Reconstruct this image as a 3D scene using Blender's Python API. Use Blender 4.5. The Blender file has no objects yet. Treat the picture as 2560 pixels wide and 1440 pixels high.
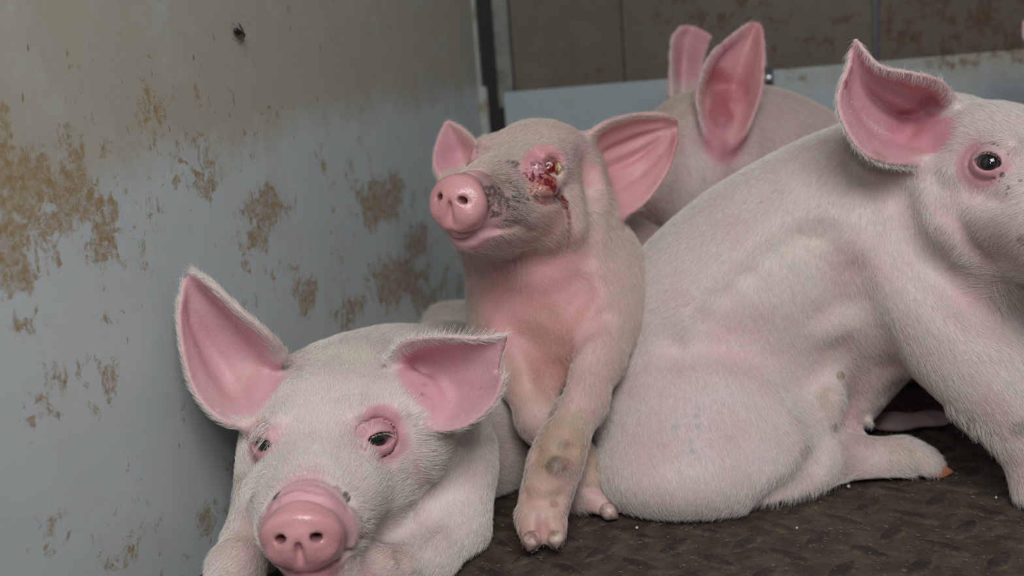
import bpy, math, random, time
import numpy as np
from mathutils import Matrix, Vector
from mathutils.bvhtree import BVHTree
random.seed(7); rng = np.random.default_rng(7)
SC = bpy.context.scene
T0 = time.time()

# ------------------------------------------------------------------ camera, light, exposure
F = 2560 * 35.0 / 36.0
CAMH = 0.30
PITCH, ROLL = math.radians(10.0), math.radians(4.4)
right = np.array([1.0, 0, 0]); fwd = np.array([0, math.cos(PITCH), -math.sin(PITCH)])
down = np.array([0, -math.sin(PITCH), -math.cos(PITCH)])
camX = math.cos(ROLL) * right + math.sin(ROLL) * down
camY = -math.sin(ROLL) * right + math.cos(ROLL) * down          # image down
CM = np.stack([camX, camY, fwd], 1)                             # C-space (x right, y down, z depth) -> world
CO = np.array([0, 0, CAMH])
def W(c): return np.asarray(c, float) @ CM.T + CO
def toC(w): return (np.asarray(w, float) - CO) @ CM
def V(px, py, z): return np.array([(px - 1280) / F * z, (py - 720) / F * z, z])
def fl(px, py, h=0.0):                                          # world point on the floor seen at a pixel
    d = CM @ np.array([(px - 1280) / F, (py - 720) / F, 1.0]); t = (h - CAMH) / d[2]; return CO + d * t
UPC = CM.T @ np.array([0, 0, 1.0])                              # world up in C-space
def height(c): return c @ UPC + CAMH

cam = bpy.data.cameras.new('camera'); camo = bpy.data.objects.new('camera', cam); SC.collection.objects.link(camo)
cam.sensor_width = 36; cam.lens = 35; cam.clip_start = 0.02
camo.matrix_world = Matrix([[camX[0], -camY[0], -fwd[0], CO[0]], [camX[1], -camY[1], -fwd[1], CO[1]], [camX[2], -camY[2], -fwd[2], CO[2]], [0, 0, 0, 1]])
cam.dof.use_dof = True; cam.dof.focus_distance = 0.650; cam.dof.aperture_fstop = 5.4
SC.camera = camo
SC.view_settings.view_transform = 'Standard'; SC.view_settings.look = 'None'; SC.view_settings.gamma = 1
SC.view_settings.use_curve_mapping = False; SC.view_settings.exposure = 0.0
SC.cycles.max_bounces = 6; SC.cycles.diffuse_bounces = 3; SC.cycles.glossy_bounces = 2; SC.cycles.transparent_max_bounces = 6; SC.cycles.use_adaptive_sampling = True; SC.cycles.adaptive_threshold = 0.02
w = bpy.data.worlds.new('world'); SC.world = w; w.use_nodes = True
w.node_tree.nodes['Background'].inputs[0].default_value = (0.60, 0.68, 0.78, 1); w.node_tree.nodes['Background'].inputs[1].default_value = 0.27
def area(name, loc, target, size, power, col, sy=None):
    l = bpy.data.lights.new(name, 'AREA'); l.size = size; l.energy = power; l.color = col
    if sy: l.shape = 'RECTANGLE'; l.size_y = sy
    o = bpy.data.objects.new(name, l); SC.collection.objects.link(o); o.location = loc
    o.rotation_euler = (Vector(target) - Vector(loc)).to_track_quat('-Z', 'Y').to_euler(); return o
area('daylight_opening', (0.12, -0.45, 1.10), (0.0, 0.70, 0.10), 0.70, 14.0, (0.97, 0.98, 1.0), 0.6)
area('camera_lamp', (-0.03, -0.02, 0.46), (0.0, 0.75, 0.12), 0.05, 0.6, (1.0, 0.96, 0.92))

# ------------------------------------------------------------------ object helpers
def link(o, parent=None):
    SC.collection.objects.link(o)
    if parent is not None: o.parent = parent; o.matrix_parent_inverse = parent.matrix_world.inverted()
    return o
def tag(o, label=None, cat=None, group=None, kind=None):
    for k, v in (('label', label), ('category', cat), ('group', group), ('kind', kind)):
        if v: o[k] = v
    return o
def mesh_obj(name, verts, faces, mat, parent=None, smooth=True):
    me = bpy.data.meshes.new(name)
    if isinstance(faces, np.ndarray) and faces.shape[1] == 4:
        me.vertices.add(len(verts)); me.vertices.foreach_set('co', np.asarray(verts, np.float32).ravel())
        me.loops.add(faces.size); me.loops.foreach_set('vertex_index', faces.astype(np.int32).ravel())
        me.polygons.add(len(faces)); me.polygons.foreach_set('loop_start', np.arange(0, faces.size, 4, dtype=np.int32))
        me.update(calc_edges=True)
    else:
        me.from_pydata([tuple(v) for v in verts], [], [tuple(f) for f in faces]); me.update()
    if smooth: me.polygons.foreach_set('use_smooth', np.ones(len(me.polygons), bool))
    me.materials.append(mat); o = bpy.data.objects.new(name, me); link(o, parent); return o
def vattr(me, name, arr):
    arr = np.asarray(arr, np.float32)
    if arr.ndim == 2:
        a = me.attributes.new(name, 'FLOAT_COLOR', 'POINT'); a.data.foreach_set('color', np.c_[arr, np.ones(len(arr))].astype(np.float32).ravel())
    else:
        a = me.attributes.new(name, 'FLOAT', 'POINT'); a.data.foreach_set('value', arr)
def empty(name, loc, label, cat, group=None):
    o = bpy.data.objects.new(name, None); o.empty_display_size = 0.02; o.location = loc; SC.collection.objects.link(o)
    bpy.context.view_layer.update(); return tag(o, label, cat, group)

# ------------------------------------------------------------------ materials
class NB:
    def __init__(s, name):
        s.m = bpy.data.materials.new(name); s.m.use_nodes = True; s.t = s.m.node_tree; s.n = s.t.nodes
        s.b = s.n['Principled BSDF']
    def new(s, t, **kw):
        x = s.n.new(t)
        for k, v in kw.items(): setattr(x, k, v)
        return x
    def put(s, sock, v):
        if isinstance(v, bpy.types.NodeSocket): s.t.links.new(v, sock)
        elif v is not None: sock.default_value = v
    def attr(s, name, fac=True):
        a = s.new('ShaderNodeAttribute', attribute_name=name); return a.outputs['Fac'] if fac else a.outputs['Color']
    def coord(s, scale=(1, 1, 1), kind='Object'):
        c = s.new('ShaderNodeTexCoord'); m = s.new('ShaderNodeMapping'); s.put(m.inputs[0], c.outputs[kind]); m.inputs['Scale'].default_value = scale
        return m.outputs[0]
    def noise(s, vec, scale, detail=4, rough=.6, dist=0):
        x = s.new('ShaderNodeTexNoise'); s.put(x.inputs['Vector'], vec); x.inputs['Scale'].default_value = scale
        x.inputs['Detail'].default_value = detail; x.inputs['Roughness'].default_value = rough; x.inputs['Distortion'].default_value = dist
        return x.outputs[0]
    def math(s, op, a, b=None, clamp=False):
        x = s.new('ShaderNodeMath', operation=op); x.use_clamp = clamp; s.put(x.inputs[0], a)
        if b is not None: s.put(x.inputs[1], b)
        return x.outputs[0]
    def ramp(s, v, lo, hi, a=0.0, b=1.0):
        x = s.new('ShaderNodeMapRange'); x.interpolation_type = 'SMOOTHSTEP'; s.put(x.inputs[0], v)
        for i, q in ((1, lo), (2, hi), (3, a), (4, b)): s.put(x.inputs[i], q)
        return x.outputs[0]
    def mix(s, f, a, b):
        x = s.new('ShaderNodeMix', data_type='RGBA'); s.put(x.inputs[0], f)
        s.put(x.inputs[6], a if isinstance(a, bpy.types.NodeSocket) else (*a, 1)); s.put(x.inputs[7], b if isinstance(b, bpy.types.NodeSocket) else (*b, 1))
        return x.outputs[2]
    def bump(s, h, strength, dist=.001, normal=None):
        x = s.new('ShaderNodeBump'); s.put(x.inputs['Height'], h); x.inputs['Strength'].default_value = strength; x.inputs['Distance'].default_value = dist
        if normal is not None: s.put(x.inputs['Normal'], normal)
        return x.outputs[0]
    def done(s, color=None, rough=None, normal=None, metal=None, **kw):
        s.put(s.b.inputs['Base Color'], color if isinstance(color, bpy.types.NodeSocket) or color is None else (*color, 1))
        s.put(s.b.inputs['Roughness'], rough); s.put(s.b.inputs['Metallic'], metal)
        if normal is not None: s.put(s.b.inputs['Normal'], normal)
        for k, v in kw.items(): s.put(s.b.inputs[k.replace('_', ' ')], v)
        return s.m

def make_skin(name='pig_skin'):
    n = NB(name); col = n.attr('Col', False); dirt = n.attr('dirt'); wet = n.attr('wet'); vec = n.coord()
    mott = n.noise(vec, 26, 4, .6); c = n.mix(n.ramp(mott, .42, .68, 0, .42), col, (.60, .33, .34))
    c = n.mix(n.ramp(n.noise(vec, 9, 3), .5, .75, 0, .25), c, (.56, .46, .34))
    fine = n.noise(vec, 260, 5, .75); f2 = n.noise(vec, 90, 4, .7)
    d = n.math('ADD', n.math('MULTIPLY', fine, .55), n.math('MULTIPLY', f2, .45))
    df = n.ramp(n.math('ADD', d, n.math('MULTIPLY', dirt, .34)), .66, .82, 0, .85)
    c = n.mix(df, c, (.045, .032, .022))
    bl = n.attr('blood'); bf = n.ramp(n.math('ADD', n.noise(vec, 135, 5, .7, 1.2), n.math('MULTIPLY', bl, .34)), .66, .76, 0, .95); c = n.mix(bf, c, n.mix(n.ramp(fine, .4, .6), (.26, .010, .012), (.07, .006, .008)))
    ridge = n.noise(vec, 420, 3, .6); b = n.bump(ridge, .28, .0009); b = n.bump(n.noise(vec, 75, 4, .65), .38, .0022, b)
    r = n.ramp(n.math('MAXIMUM', wet, n.math('MULTIPLY', bf, .9)), 0, 1, .52, .20)
    return n.done(c, r, b, Subsurface_Weight=.12, Subsurface_Scale=.006, Specular_IOR_Level=.42)
SKIN = make_skin()
n = NB('hair_white'); hv = n.new('ShaderNodeHairInfo'); HAIR = n.done(n.mix(hv.outputs['Random'], (.90, .86, .79), (.74, .68, .58)), .42, Specular_IOR_Level=.35)
n = NB('hair_tan'); hv = n.new('ShaderNodeHairInfo'); HAIR2 = n.done(n.mix(hv.outputs['Random'], (.74, .65, .57), (.56, .46, .38)), .42, Specular_IOR_Level=.35)
n = NB('hair_mauve'); hv = n.new('ShaderNodeHairInfo'); HAIR3 = n.done(n.mix(hv.outputs['Random'], (.88, .83, .77), (.70, .64, .57)), .42, Specular_IOR_Level=.35)
n = NB('hair_pale'); hv = n.new('ShaderNodeHairInfo'); LASH = n.done(n.mix(hv.outputs['Random'], (.75, .70, .55), (.55, .5, .38)), .4)
n = NB('eye_gloss'); co = n.attr('Col', False); EYE = n.done(co, .06, Specular_IOR_Level=.6, Coat_Weight=.6, Coat_Roughness=.03)
n = NB('hoof_horn'); vec = n.coord(); co = n.attr('Col', False)
HOOF = n.done(n.mix(n.ramp(n.noise(vec, 120, 4), .45, .7, 0, .7), co, (.12, .06, .03)), .42, n.bump(n.noise(vec, 200, 3), .3, .0006))
n = NB('wound_flesh'); vec = n.coord(); co = n.attr('Col', False)
WOUND = n.done(n.mix(n.ramp(n.noise(vec, 170, 4, .7), .45, .62, 0, .75), co, (.10, .006, .006)), .13, n.bump(n.noise(vec, 150, 4), .6, .0016), Coat_Weight=.5, Coat_Roughness=.05)

# ------------------------------------------------------------------ implicit surfaces
def smin(a, b, k):
    if k <= 0: return np.minimum(a, b)
    h = np.maximum(k - np.abs(a - b), 0) / k; return np.minimum(a, b) - h * h * k * .25
def smax(a, b, k): return -smin(-a, -b, k)
def roundcone(p, a, b, r1, r2):
    ba = b - a; l2 = ba @ ba
    if l2 < 1e-12: return np.linalg.norm(p - a, axis=1) - r1
    rr = r1 - r2; a2 = l2 - rr * rr; il2 = 1 / l2
    pa = p - a; y = pa @ ba; z = y - l2
    q = pa * l2 - y[:, None] * ba; x2 = (q * q).sum(1); y2 = y * y * l2; z2 = z * z * l2
    k = np.sign(rr) * rr * rr * x2
    d = (np.sqrt(np.maximum(x2 * a2 * il2, 0)) + y * rr) * il2 - r1
    m1 = np.sign(z) * a2 * z2 > k; d1 = np.sqrt(x2 + z2) * il2 - r2
    m2 = np.sign(y) * a2 * y2 < k; d2 = np.sqrt(x2 + y2) * il2 - r1
    return np.where(m1, d1, np.where(m2, d2, d))
def ellip(p, c, r, M=None):
    q = p - c
    if M is not None: q = q @ M                                  # columns of M are the axes
    r = np.asarray(r, float); k0 = np.sqrt(((q / r) ** 2).sum(1)); k1 = np.sqrt(((q / (r * r)) ** 2).sum(1)) + 1e-9
    return np.where(k0 < .01, -r.min(), k0 * (k0 - 1) / k1)
def axes(deg=0, yaw=0, tip=0):                                   # in-image tilt (ccw up), yaw about the image vertical, tip about the image horizontal
    a, b, c = (math.radians(v) for v in (-deg, yaw, tip))
    Rz = np.array([[math.cos(a), -math.sin(a), 0], [math.sin(a), math.cos(a), 0], [0, 0, 1]])
    Ry = np.array([[math.cos(b), 0, math.sin(b)], [0, 1, 0], [-math.sin(b), 0, math.cos(b)]])
    Rx = np.array([[1, 0, 0], [0, math.cos(c), -math.sin(c)], [0, math.sin(c), math.cos(c)]])
    return Rz @ Ry @ Rx
# primitives return closures; k is the blend radius, 'u' adds, 's' carves
def chain(pts, k=.02, op='u', kk=.012):
    P = [(V(x, y, z), r * z / F) for x, y, z, r in pts]
    def f(p):
        d = None
        if len(P) == 1: return np.linalg.norm(p - P[0][0], axis=1) - P[0][1]
        for (a, ra), (b, rb) in zip(P, P[1:]):
            e = roundcone(p, a, b, ra, rb); d = e if d is None else smin(d, e, kk)
        return d
    return (op, f, k)
def blob(px, py, z, rx, ry, rz, k=.02, op='u', deg=0, yaw=0, tip=0):
    c = V(px, py, z); r = (rx * z / F, ry * z / F, rz * z / F); M = axes(deg, yaw, tip)
    return (op, lambda p: ellip(p, c, r, M), k)
def groove(pts, k=.006): return chain(pts, k, 's')

def catmull(P, n):
    P = np.asarray(P, float); Q = np.vstack([2 * P[0] - P[1], P, 2 * P[-1] - P[-2]]); out = []
    for t in np.linspace(0, len(P) - 1, n):
        i = min(int(t), len(P) - 2); u = t - i; a, b, c, d = Q[i:i + 4]
        out.append(.5 * ((2 * b) + (-a + c) * u + (2 * a - 5 * b + 4 * c - d) * u * u + (-a + 3 * b - 3 * c + d) * u ** 3))
    return np.array(out)
class Ear:
    """curved sheet given by five or so cross sections, swept from the root to the tip; c1 and c2 are inner control rows"""
    def __init__(s, rows, ns=34, nt=22, th=.0016, root=.0045, ridges=0, k=.010, inward=1, amp=.0022):
        R = [catmull([V(*q) for q in r], ns) for r in rows]; s.ns, s.nt = ns, nt
        G = np.zeros((ns, nt, 3))
        for i in range(ns): G[i] = catmull([r[i] for r in R], nt)
        tt = np.linspace(0, 1, nt); ss = np.linspace(0, 1, ns)
        du = np.gradient(G, axis=0); dv = np.gradient(G, axis=1); N = np.cross(du, dv); N /= np.linalg.norm(N, axis=2, keepdims=True) + 1e-9
        N *= np.sign((N[..., 2].mean())) * -1                    # face the viewer's side on average
        if inward < 0: N = -N
        if ridges:
            amp = amp * np.sin(tt * math.pi)[None] * np.sin(np.clip(ss * 1.15, 0, 1) * math.pi)[:, None]
            G += N * (amp * np.sin(tt[None] * ridges * 2 * math.pi + .6 * np.sin(ss * 3)[:, None]))[..., None]
        s.G, s.N = G.reshape(-1, 3), N.reshape(-1, 3)
        fs = [(i * nt + j, i * nt + j + 1, (i + 1) * nt + j + 1, (i + 1) * nt + j) for i in range(ns - 1) for j in range(nt - 1)]
        s.b = BVHTree.FromPolygons([tuple(v) for v in s.G], fs); s.fs = fs
        s.lo, s.hi = s.G.min(0), s.G.max(0); s.th, s.rt, s.k = th, root, k
        s.tree_st = np.array([(a, b) for a in ss for b in tt])
    def query(s, p, cut=.03):
        d = np.full(len(p), 1.0); ix = np.full(len(p), -1)
        m = np.where(((p > s.lo - cut) & (p < s.hi + cut)).all(1))[0]
        fn = s.b.find_nearest
        for i in m:
            r = fn(p[i], cut)
            if r[0] is not None: d[i] = r[3]; ix[i] = r[2]
        return d, ix
    def sdf(s, p):
        d, ix = s.query(p); i0 = ix // (s.nt - 1); j0 = ix % (s.nt - 1)
        q = i0 / (s.ns - 1); e = 1 - np.abs(j0 / (s.nt - 1) * 2 - 1)
        th = s.th + (s.rt - s.th) * np.clip(1 - q * 3.2, 0, 1) ** 1.5 + .0006 * np.clip(e * 3, 0, 1)
        return np.where(ix < 0, d, d - th)
    def sheet(s, p):                                             # how far into the sheet, and whether on its hollow side
        d, ix = s.query(p, .006); out = np.zeros(len(p)); side = np.zeros(len(p)); q = np.ones(len(p))
        i0 = ix // (s.nt - 1); j0 = ix % (s.nt - 1); m = ix >= 0; g = i0 * s.nt + j0
        side[m] = ((p[m] - s.G[g[m]]) * s.N[g[m]]).sum(1); out[m] = 1; q[m] = i0[m] / (s.ns - 1)
        e = np.zeros(len(p)); e[m] = 1 - np.abs(j0[m] / (s.nt - 1) * 2 - 1)
        return m, side, q, e

class Head:
    """canonical weaner head in its own metres: x to the snout, y to its left, z up"""
    def __init__(s, R, t, sc, lids=.55, eyes=(1, -1), tilt=.12, dh=1.0, en=(.50, .84, .20), eo=(0, 0, 0)):
        s.R, s.t, s.sc, s.lids, s.eyes, s.tilt, s.dh = np.array(R), np.array(t), sc, lids, eyes, tilt, dh
        s.en = en; s.ec = {q: np.array([-.001 + eo[0], (.0338 + eo[1]) * q, .014 + eo[2]]) for q in (1, -1)}; s.er = .0105
    def loc(s, p): return (p - s.t) @ s.R / s.sc
    def glob(s, q): return np.asarray(q) @ s.R.T * s.sc + s.t
    def base(s, p):
        q = s.loc(p); A = lambda *v: np.array(v)
        m = q.copy(); m[:, 1] = np.abs(m[:, 1])
        d = ellip(q, A(-.052, 0, .008), (.056, .050, .045))
        d = smin(d, roundcone(q, A(-.03, 0, .006), A(.036, 0, -.013), .040, .0275), .024)
        d = smin(d, roundcone(q, A(.036, 0, -.014), A(.088, 0, -.018), .0265, .0200), .014)
        d = smin(d, roundcone(q, A(-.03, 0, -.032), A(.070, 0, -.040), .034, .0135), .022)
        d = smin(d, ellip(m, A(-.040, .030, -.028), (.046, .030, .038)), .02)          # cheeks and jowls
        d = smin(d, ellip(m, A(.014, .026, -.014), (.034, .014, .020)), .014)
        d = smin(d, ellip(m, A(-.006, .028, .028), (.020, .010, .008)), .010)          # brow ridges
        d = smin(d, ellip(m, A(.050, .017, -.024), (.030, .013, .016)), .012)          # upper lip pads
        e = ellip(m, A(-.001, .0325, .014), (.0155, .0098, .0118)); d = smin(d, e, .007)
        # ring of the snout: flattened rounded disc, wider than tall
        x = (q[:, 0] - .0935); yy = q[:, 1] / 1.10; zz = q[:, 2] + .0185
        zz = zz * s.dh; x = x - s.tilt * zz
        rr = np.sqrt(yy ** 2 + (zz * (1.0 + .10 * np.sign(zz))) ** 2)
        w = np.stack([np.abs(x) - .0012, rr - .0135], 1); dd = np.sqrt((np.maximum(w, 0) ** 2).sum(1)) + np.minimum(w.max(1), 0) - .0064
        d = smax(d, -(np.sqrt((np.abs(q[:, 0] - .0822 - s.tilt * zz)) ** 2 + (rr - .0232) ** 2) - .0022), .005)  # fold behind the disc
        d = smin(d, dd, .0035)
        d = smin(d, ellip(m, A(.0985 - s.tilt * .008, .0100, -.0265), (.0050, .0072, .0060)), .005)    # pads under the nostrils
        return d * s.sc
    def carve(s, d, p):
        q = s.loc(p); d = d / s.sc; A = lambda *v: np.array(v); m = q.copy(); m[:, 1] = np.abs(m[:, 1])
        d = smax(d, -ellip(m, A(.1015, .0088, -.0168), (.0062, .0036, .0024), np.array([[1, 0, 0], [0, .94, .34], [0, -.34, .94]])), .0022)
        d = smax(d, -roundcone(m, A(.098, .0088, -.0168), A(.084, .0085, -.018), .0016, .0016), .001)
        d = smax(d, -ellip(q, A(.1045, 0, -.0255), (.0042, .0018, .007)), .005)
        for a, b in (((.097, 0, -.0405), (.088, .010, -.0395)), ((.088, .010, -.0395), (.070, .0215, -.0355)), ((.070, .0215, -.0355), (.054, .0290, -.0320))):
            d = smax(d, -roundcone(m, A(*a), A(*b), .0012, .0012), .0035)
        for z0 in (.0755, .068):                                                            # wrinkles over the bridge of the snout
            d = smax(d, -(np.sqrt((q[:, 0] - z0 - .10 * q[:, 2]) ** 2 + (np.sqrt(q[:, 1] ** 2 + (q[:, 2] + .018) ** 2) - .0245) ** 2) - .0012) - 1.0 * (q[:, 2] < -.012) * .01, .003)
        # eyelids: a shell round each eyeball, opened by an almond
        for sg in s.eyes:
            c = s.ec[sg]; g = s.er + .0017
            d = smin(d, np.linalg.norm(q - c, axis=1) - g, .007)
            nrm = np.array([s.en[0], s.en[1] * sg, s.en[2]]); nrm /= np.linalg.norm(nrm); ax = np.cross([0, 0, 1], nrm); ax /= np.linalg.norm(ax); ay = np.cross(nrm, ax)
            v = q - c; a = v @ ax; b = v @ ay - .0004; o = v @ nrm
            hw, hh = .0090, .0074 * s.lids; R1 = (hw * hw + hh * hh) / (2 * hh)
            alm = np.maximum(np.sqrt(a * a + (b + R1 - hh) ** 2) - R1, np.sqrt(a * a + (b - R1 + hh) ** 2) - R1)
            rim = np.sqrt(np.maximum(np.abs(alm) ** 2 + (np.linalg.norm(v, axis=1) - g + .0001) ** 2, 0)) - .0010
            d = np.where(o > 0, smin(d, rim, .002), d)
            d = np.where(o > 0, smax(d, -np.maximum(alm, -(o - .002)), .0008), d)
            fold = np.abs(np.sqrt(a * a * .8 + b * b) - .0118) ; d = smax(d, -(np.sqrt(fold ** 2 + (np.linalg.norm(v, axis=1) - g - .0020) ** 2) - .0006), .003)
        return d * s.sc
    def eye_frame(s, sg):
        nrm = np.array([s.en[0], s.en[1] * sg, s.en[2]]); nrm /= np.linalg.norm(nrm); ax = np.cross([0, 0, 1], nrm); ax /= np.linalg.norm(ax); ay = np.cross(nrm, ax)
        return nrm, ax, ay

WALLS = []
def prim_eval(spec, p):
    d = np.full(len(p), 1.0)
    for it in spec['prims']:
        if it == 'HEAD': d = smin(d, spec['head'].base(p), spec.get('hk', .03)); continue
        if isinstance(it, str) or it[0] != 'u': continue
        d = smin(d, it[1](p), it[2])
    return d
def make_hit(v, q):
    bvh = BVHTree.FromPolygons([tuple(a) for a in v], [tuple(a) for a in q.tolist()])
    def hit(px, py):
        d = Vector(((px - 1280) / F, (py - 720) / F, 1)).normalized(); r = bvh.ray_cast(Vector((0, 0, 0)), d)
        return np.array(r[0]) if r[0] is not None else None
    return hit
def fold_prims(hit, folds):
    out = []
    for pts, r, k, op, sink in folds:                            # a crease or swelling that follows the skin
        C = catmull(np.array(pts, float), max(4, len(pts) * 4)) if len(pts) > 1 else np.array(pts, float); H = [hit(x, y) for x, y in C]; n_ = len(C)
        P = [(h + h / np.linalg.norm(h) * r * h[2] / F * sink, r * h[2] / F * (.35 + .65 * math.sin(math.pi * (i + .5) / n_) ** .7 if n_ > 1 else 1)) for i, h in enumerate(H) if h is not None]
        if not P: continue
        zs = np.array([p[0][2] for p in P]); P = [p for p in P if abs(p[0][2] - np.median(zs)) < .05]
        def f(p, P=P):
            c = np.mean([a for a, _ in P], axis=0); R = max(np.linalg.norm(a - c) + b for a, b in P) + .03
            d = np.linalg.norm(p - c, axis=1) - R + .03; m = d < .03
            if not m.any(): return np.maximum(d, .02)
            e = None; pm = p[m]
            if len(P) == 1: e = np.linalg.norm(pm - P[0][0], axis=1) - P[0][1]
            for (a, ra), (b, rb) in zip(P, P[1:]):
                g = roundcone(pm, a, b, ra, rb); e = g if e is None else np.minimum(e, g)
            d = np.maximum(d, .02); d[m] = e; return d
        out.append((op, f, k))
    return out
def sdf_eval(spec, p):
    d = np.full(len(p), 1.0)
    for it in spec['prims']:
        if it == 'HEAD': d = smin(d, spec['head'].base(p), spec.get('hk', .03)); continue
        if it == 'CARVE': d = spec['head'].carve(d, p); continue
        if it == 'EARS':
            for e in spec['ears']: d = smin(d, e.sdf(p), e.k)
            continue
        op, f, k = it; e = f(p); d = smin(d, e, k) if op == 'u' else smax(d, -e, k)
    for a in spec.get('avoid', []):
        for sub in (p,): d = smax(d, -(prim_eval(a, sub) - .0004), .004)
    d = smax(d, -(height(p) - .0015), .006)                      # resting on the floor
    if WALLS:
        for n_, o_ in WALLS: d = smax(d, -((p @ n_) + o_ - .0015), .004)
    return d
def surface(spec):
    h = spec['h']; B = 8; lo, hi = (np.array(v) for v in spec['box'])
    nb = np.ceil((hi - lo) / (h * B)).astype(int); N = nb * B + 1; Fd = np.ones(N, np.float32)
    ii = np.stack(np.meshgrid(*[np.arange(n) for n in nb], indexing='ij'), -1).reshape(-1, 3)
    cen = lo + (ii + .5) * B * h; dc = sdf_eval(spec, cen)
    act = np.abs(dc) < B * h * 1.05 + .004; neg = dc < 0
    for (i, j, k) in ii[~act & neg] * B: Fd[i:i + B + 1, j:j + B + 1, k:k + B + 1] = -1
    g = np.arange(B + 1); off = np.stack(np.meshgrid(g, g, g, indexing='ij'), -1).reshape(-1, 3)
    blocks = ii[act] * B
    for s in range(0, len(blocks), 400):
        bl = blocks[s:s + 400]; P = (bl[:, None, :] + off[None]).reshape(-1, 3)
        vals = sdf_eval(spec, lo + P * h).astype(np.float32); Fd[P[:, 0], P[:, 1], P[:, 2]] = vals
    S = Fd < 0; cnt = np.zeros(N - 1, np.int8)
    sl = (slice(0, -1), slice(1, None))
    for a in (0, 1):
        for b in (0, 1):
            for c in (0, 1): cnt += S[sl[a], sl[b], sl[c]]
    mixed = (cnt > 0) & (cnt < 8); cells = np.argwhere(mixed); idx = np.full(N - 1, -1, np.int32); idx[tuple(cells.T)] = np.arange(len(cells))
    acc = np.zeros((len(cells), 3)); num = np.zeros(len(cells))
    for ax in range(3):
        o1, o2 = [q for q in range(3) if q != ax]
        for a in (0, 1):
            for b in (0, 1):
                c0 = cells.copy(); c0[:, o1] += a; c0[:, o2] += b; c1 = c0.copy(); c1[:, ax] += 1
                f0 = Fd[tuple(c0.T)]; f1 = Fd[tuple(c1.T)]; m = (f0 < 0) != (f1 < 0); t = f0[m] / (f0[m] - f1[m])
                q = c0[m].astype(float); q[:, ax] += t; acc[m] += q; num[m] += 1
    verts = lo + acc / num[:, None] * h; quads = []
    for ax in range(3):
        o1, o2 = [(1, 2), (2, 0), (0, 1)][ax]
        A = [slice(None)] * 3; Bs = [slice(None)] * 3; A[ax] = slice(0, -1); Bs[ax] = slice(1, None)
        ch = S[tuple(A)] != S[tuple(Bs)]; e = np.argwhere(ch); e = e[(e[:, o1] > 0) & (e[:, o2] > 0) & (e[:, o1] < N[o1] - 1) & (e[:, o2] < N[o2] - 1)]
        inside = S[tuple(e.T)]; q = []
        for a, b in ((1, 1), (0, 1), (0, 0), (1, 0)):
            c = e.copy(); c[:, o1] -= a; c[:, o2] -= b; q.append(idx[tuple(c.T)])
        q = np.stack(q, 1); q[~inside] = q[~inside][:, ::-1]; quads.append(q)
    Q = np.vstack(quads); Q = Q[(Q >= 0).all(1)]
    # light smoothing
    for lam in (.5, -.52):
        s = np.zeros_like(verts); c = np.zeros(len(verts))
        for a, b in ((0, 1), (1, 2), (2, 3), (3, 0)):
            for x, y in ((a, b), (b, a)):
                for k in range(3): s[:, k] += np.bincount(Q[:, x], verts[Q[:, y], k], len(verts))
                c += np.bincount(Q[:, x], minlength=len(verts))
        verts = verts + lam * (s / np.maximum(c, 1)[:, None] - verts)
    return verts, Q
def normals(v, q):
    n = np.cross(v[q[:, 2]] - v[q[:, 0]], v[q[:, 3]] - v[q[:, 1]]); N = np.zeros_like(v)
    for k in range(4):
        for c in range(3): N[:, c] += np.bincount(q[:, k], n[:, c], len(v))
    return N / (np.linalg.norm(N, axis=1, keepdims=True) + 1e-12), np.linalg.norm(n, axis=1) * .5

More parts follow.
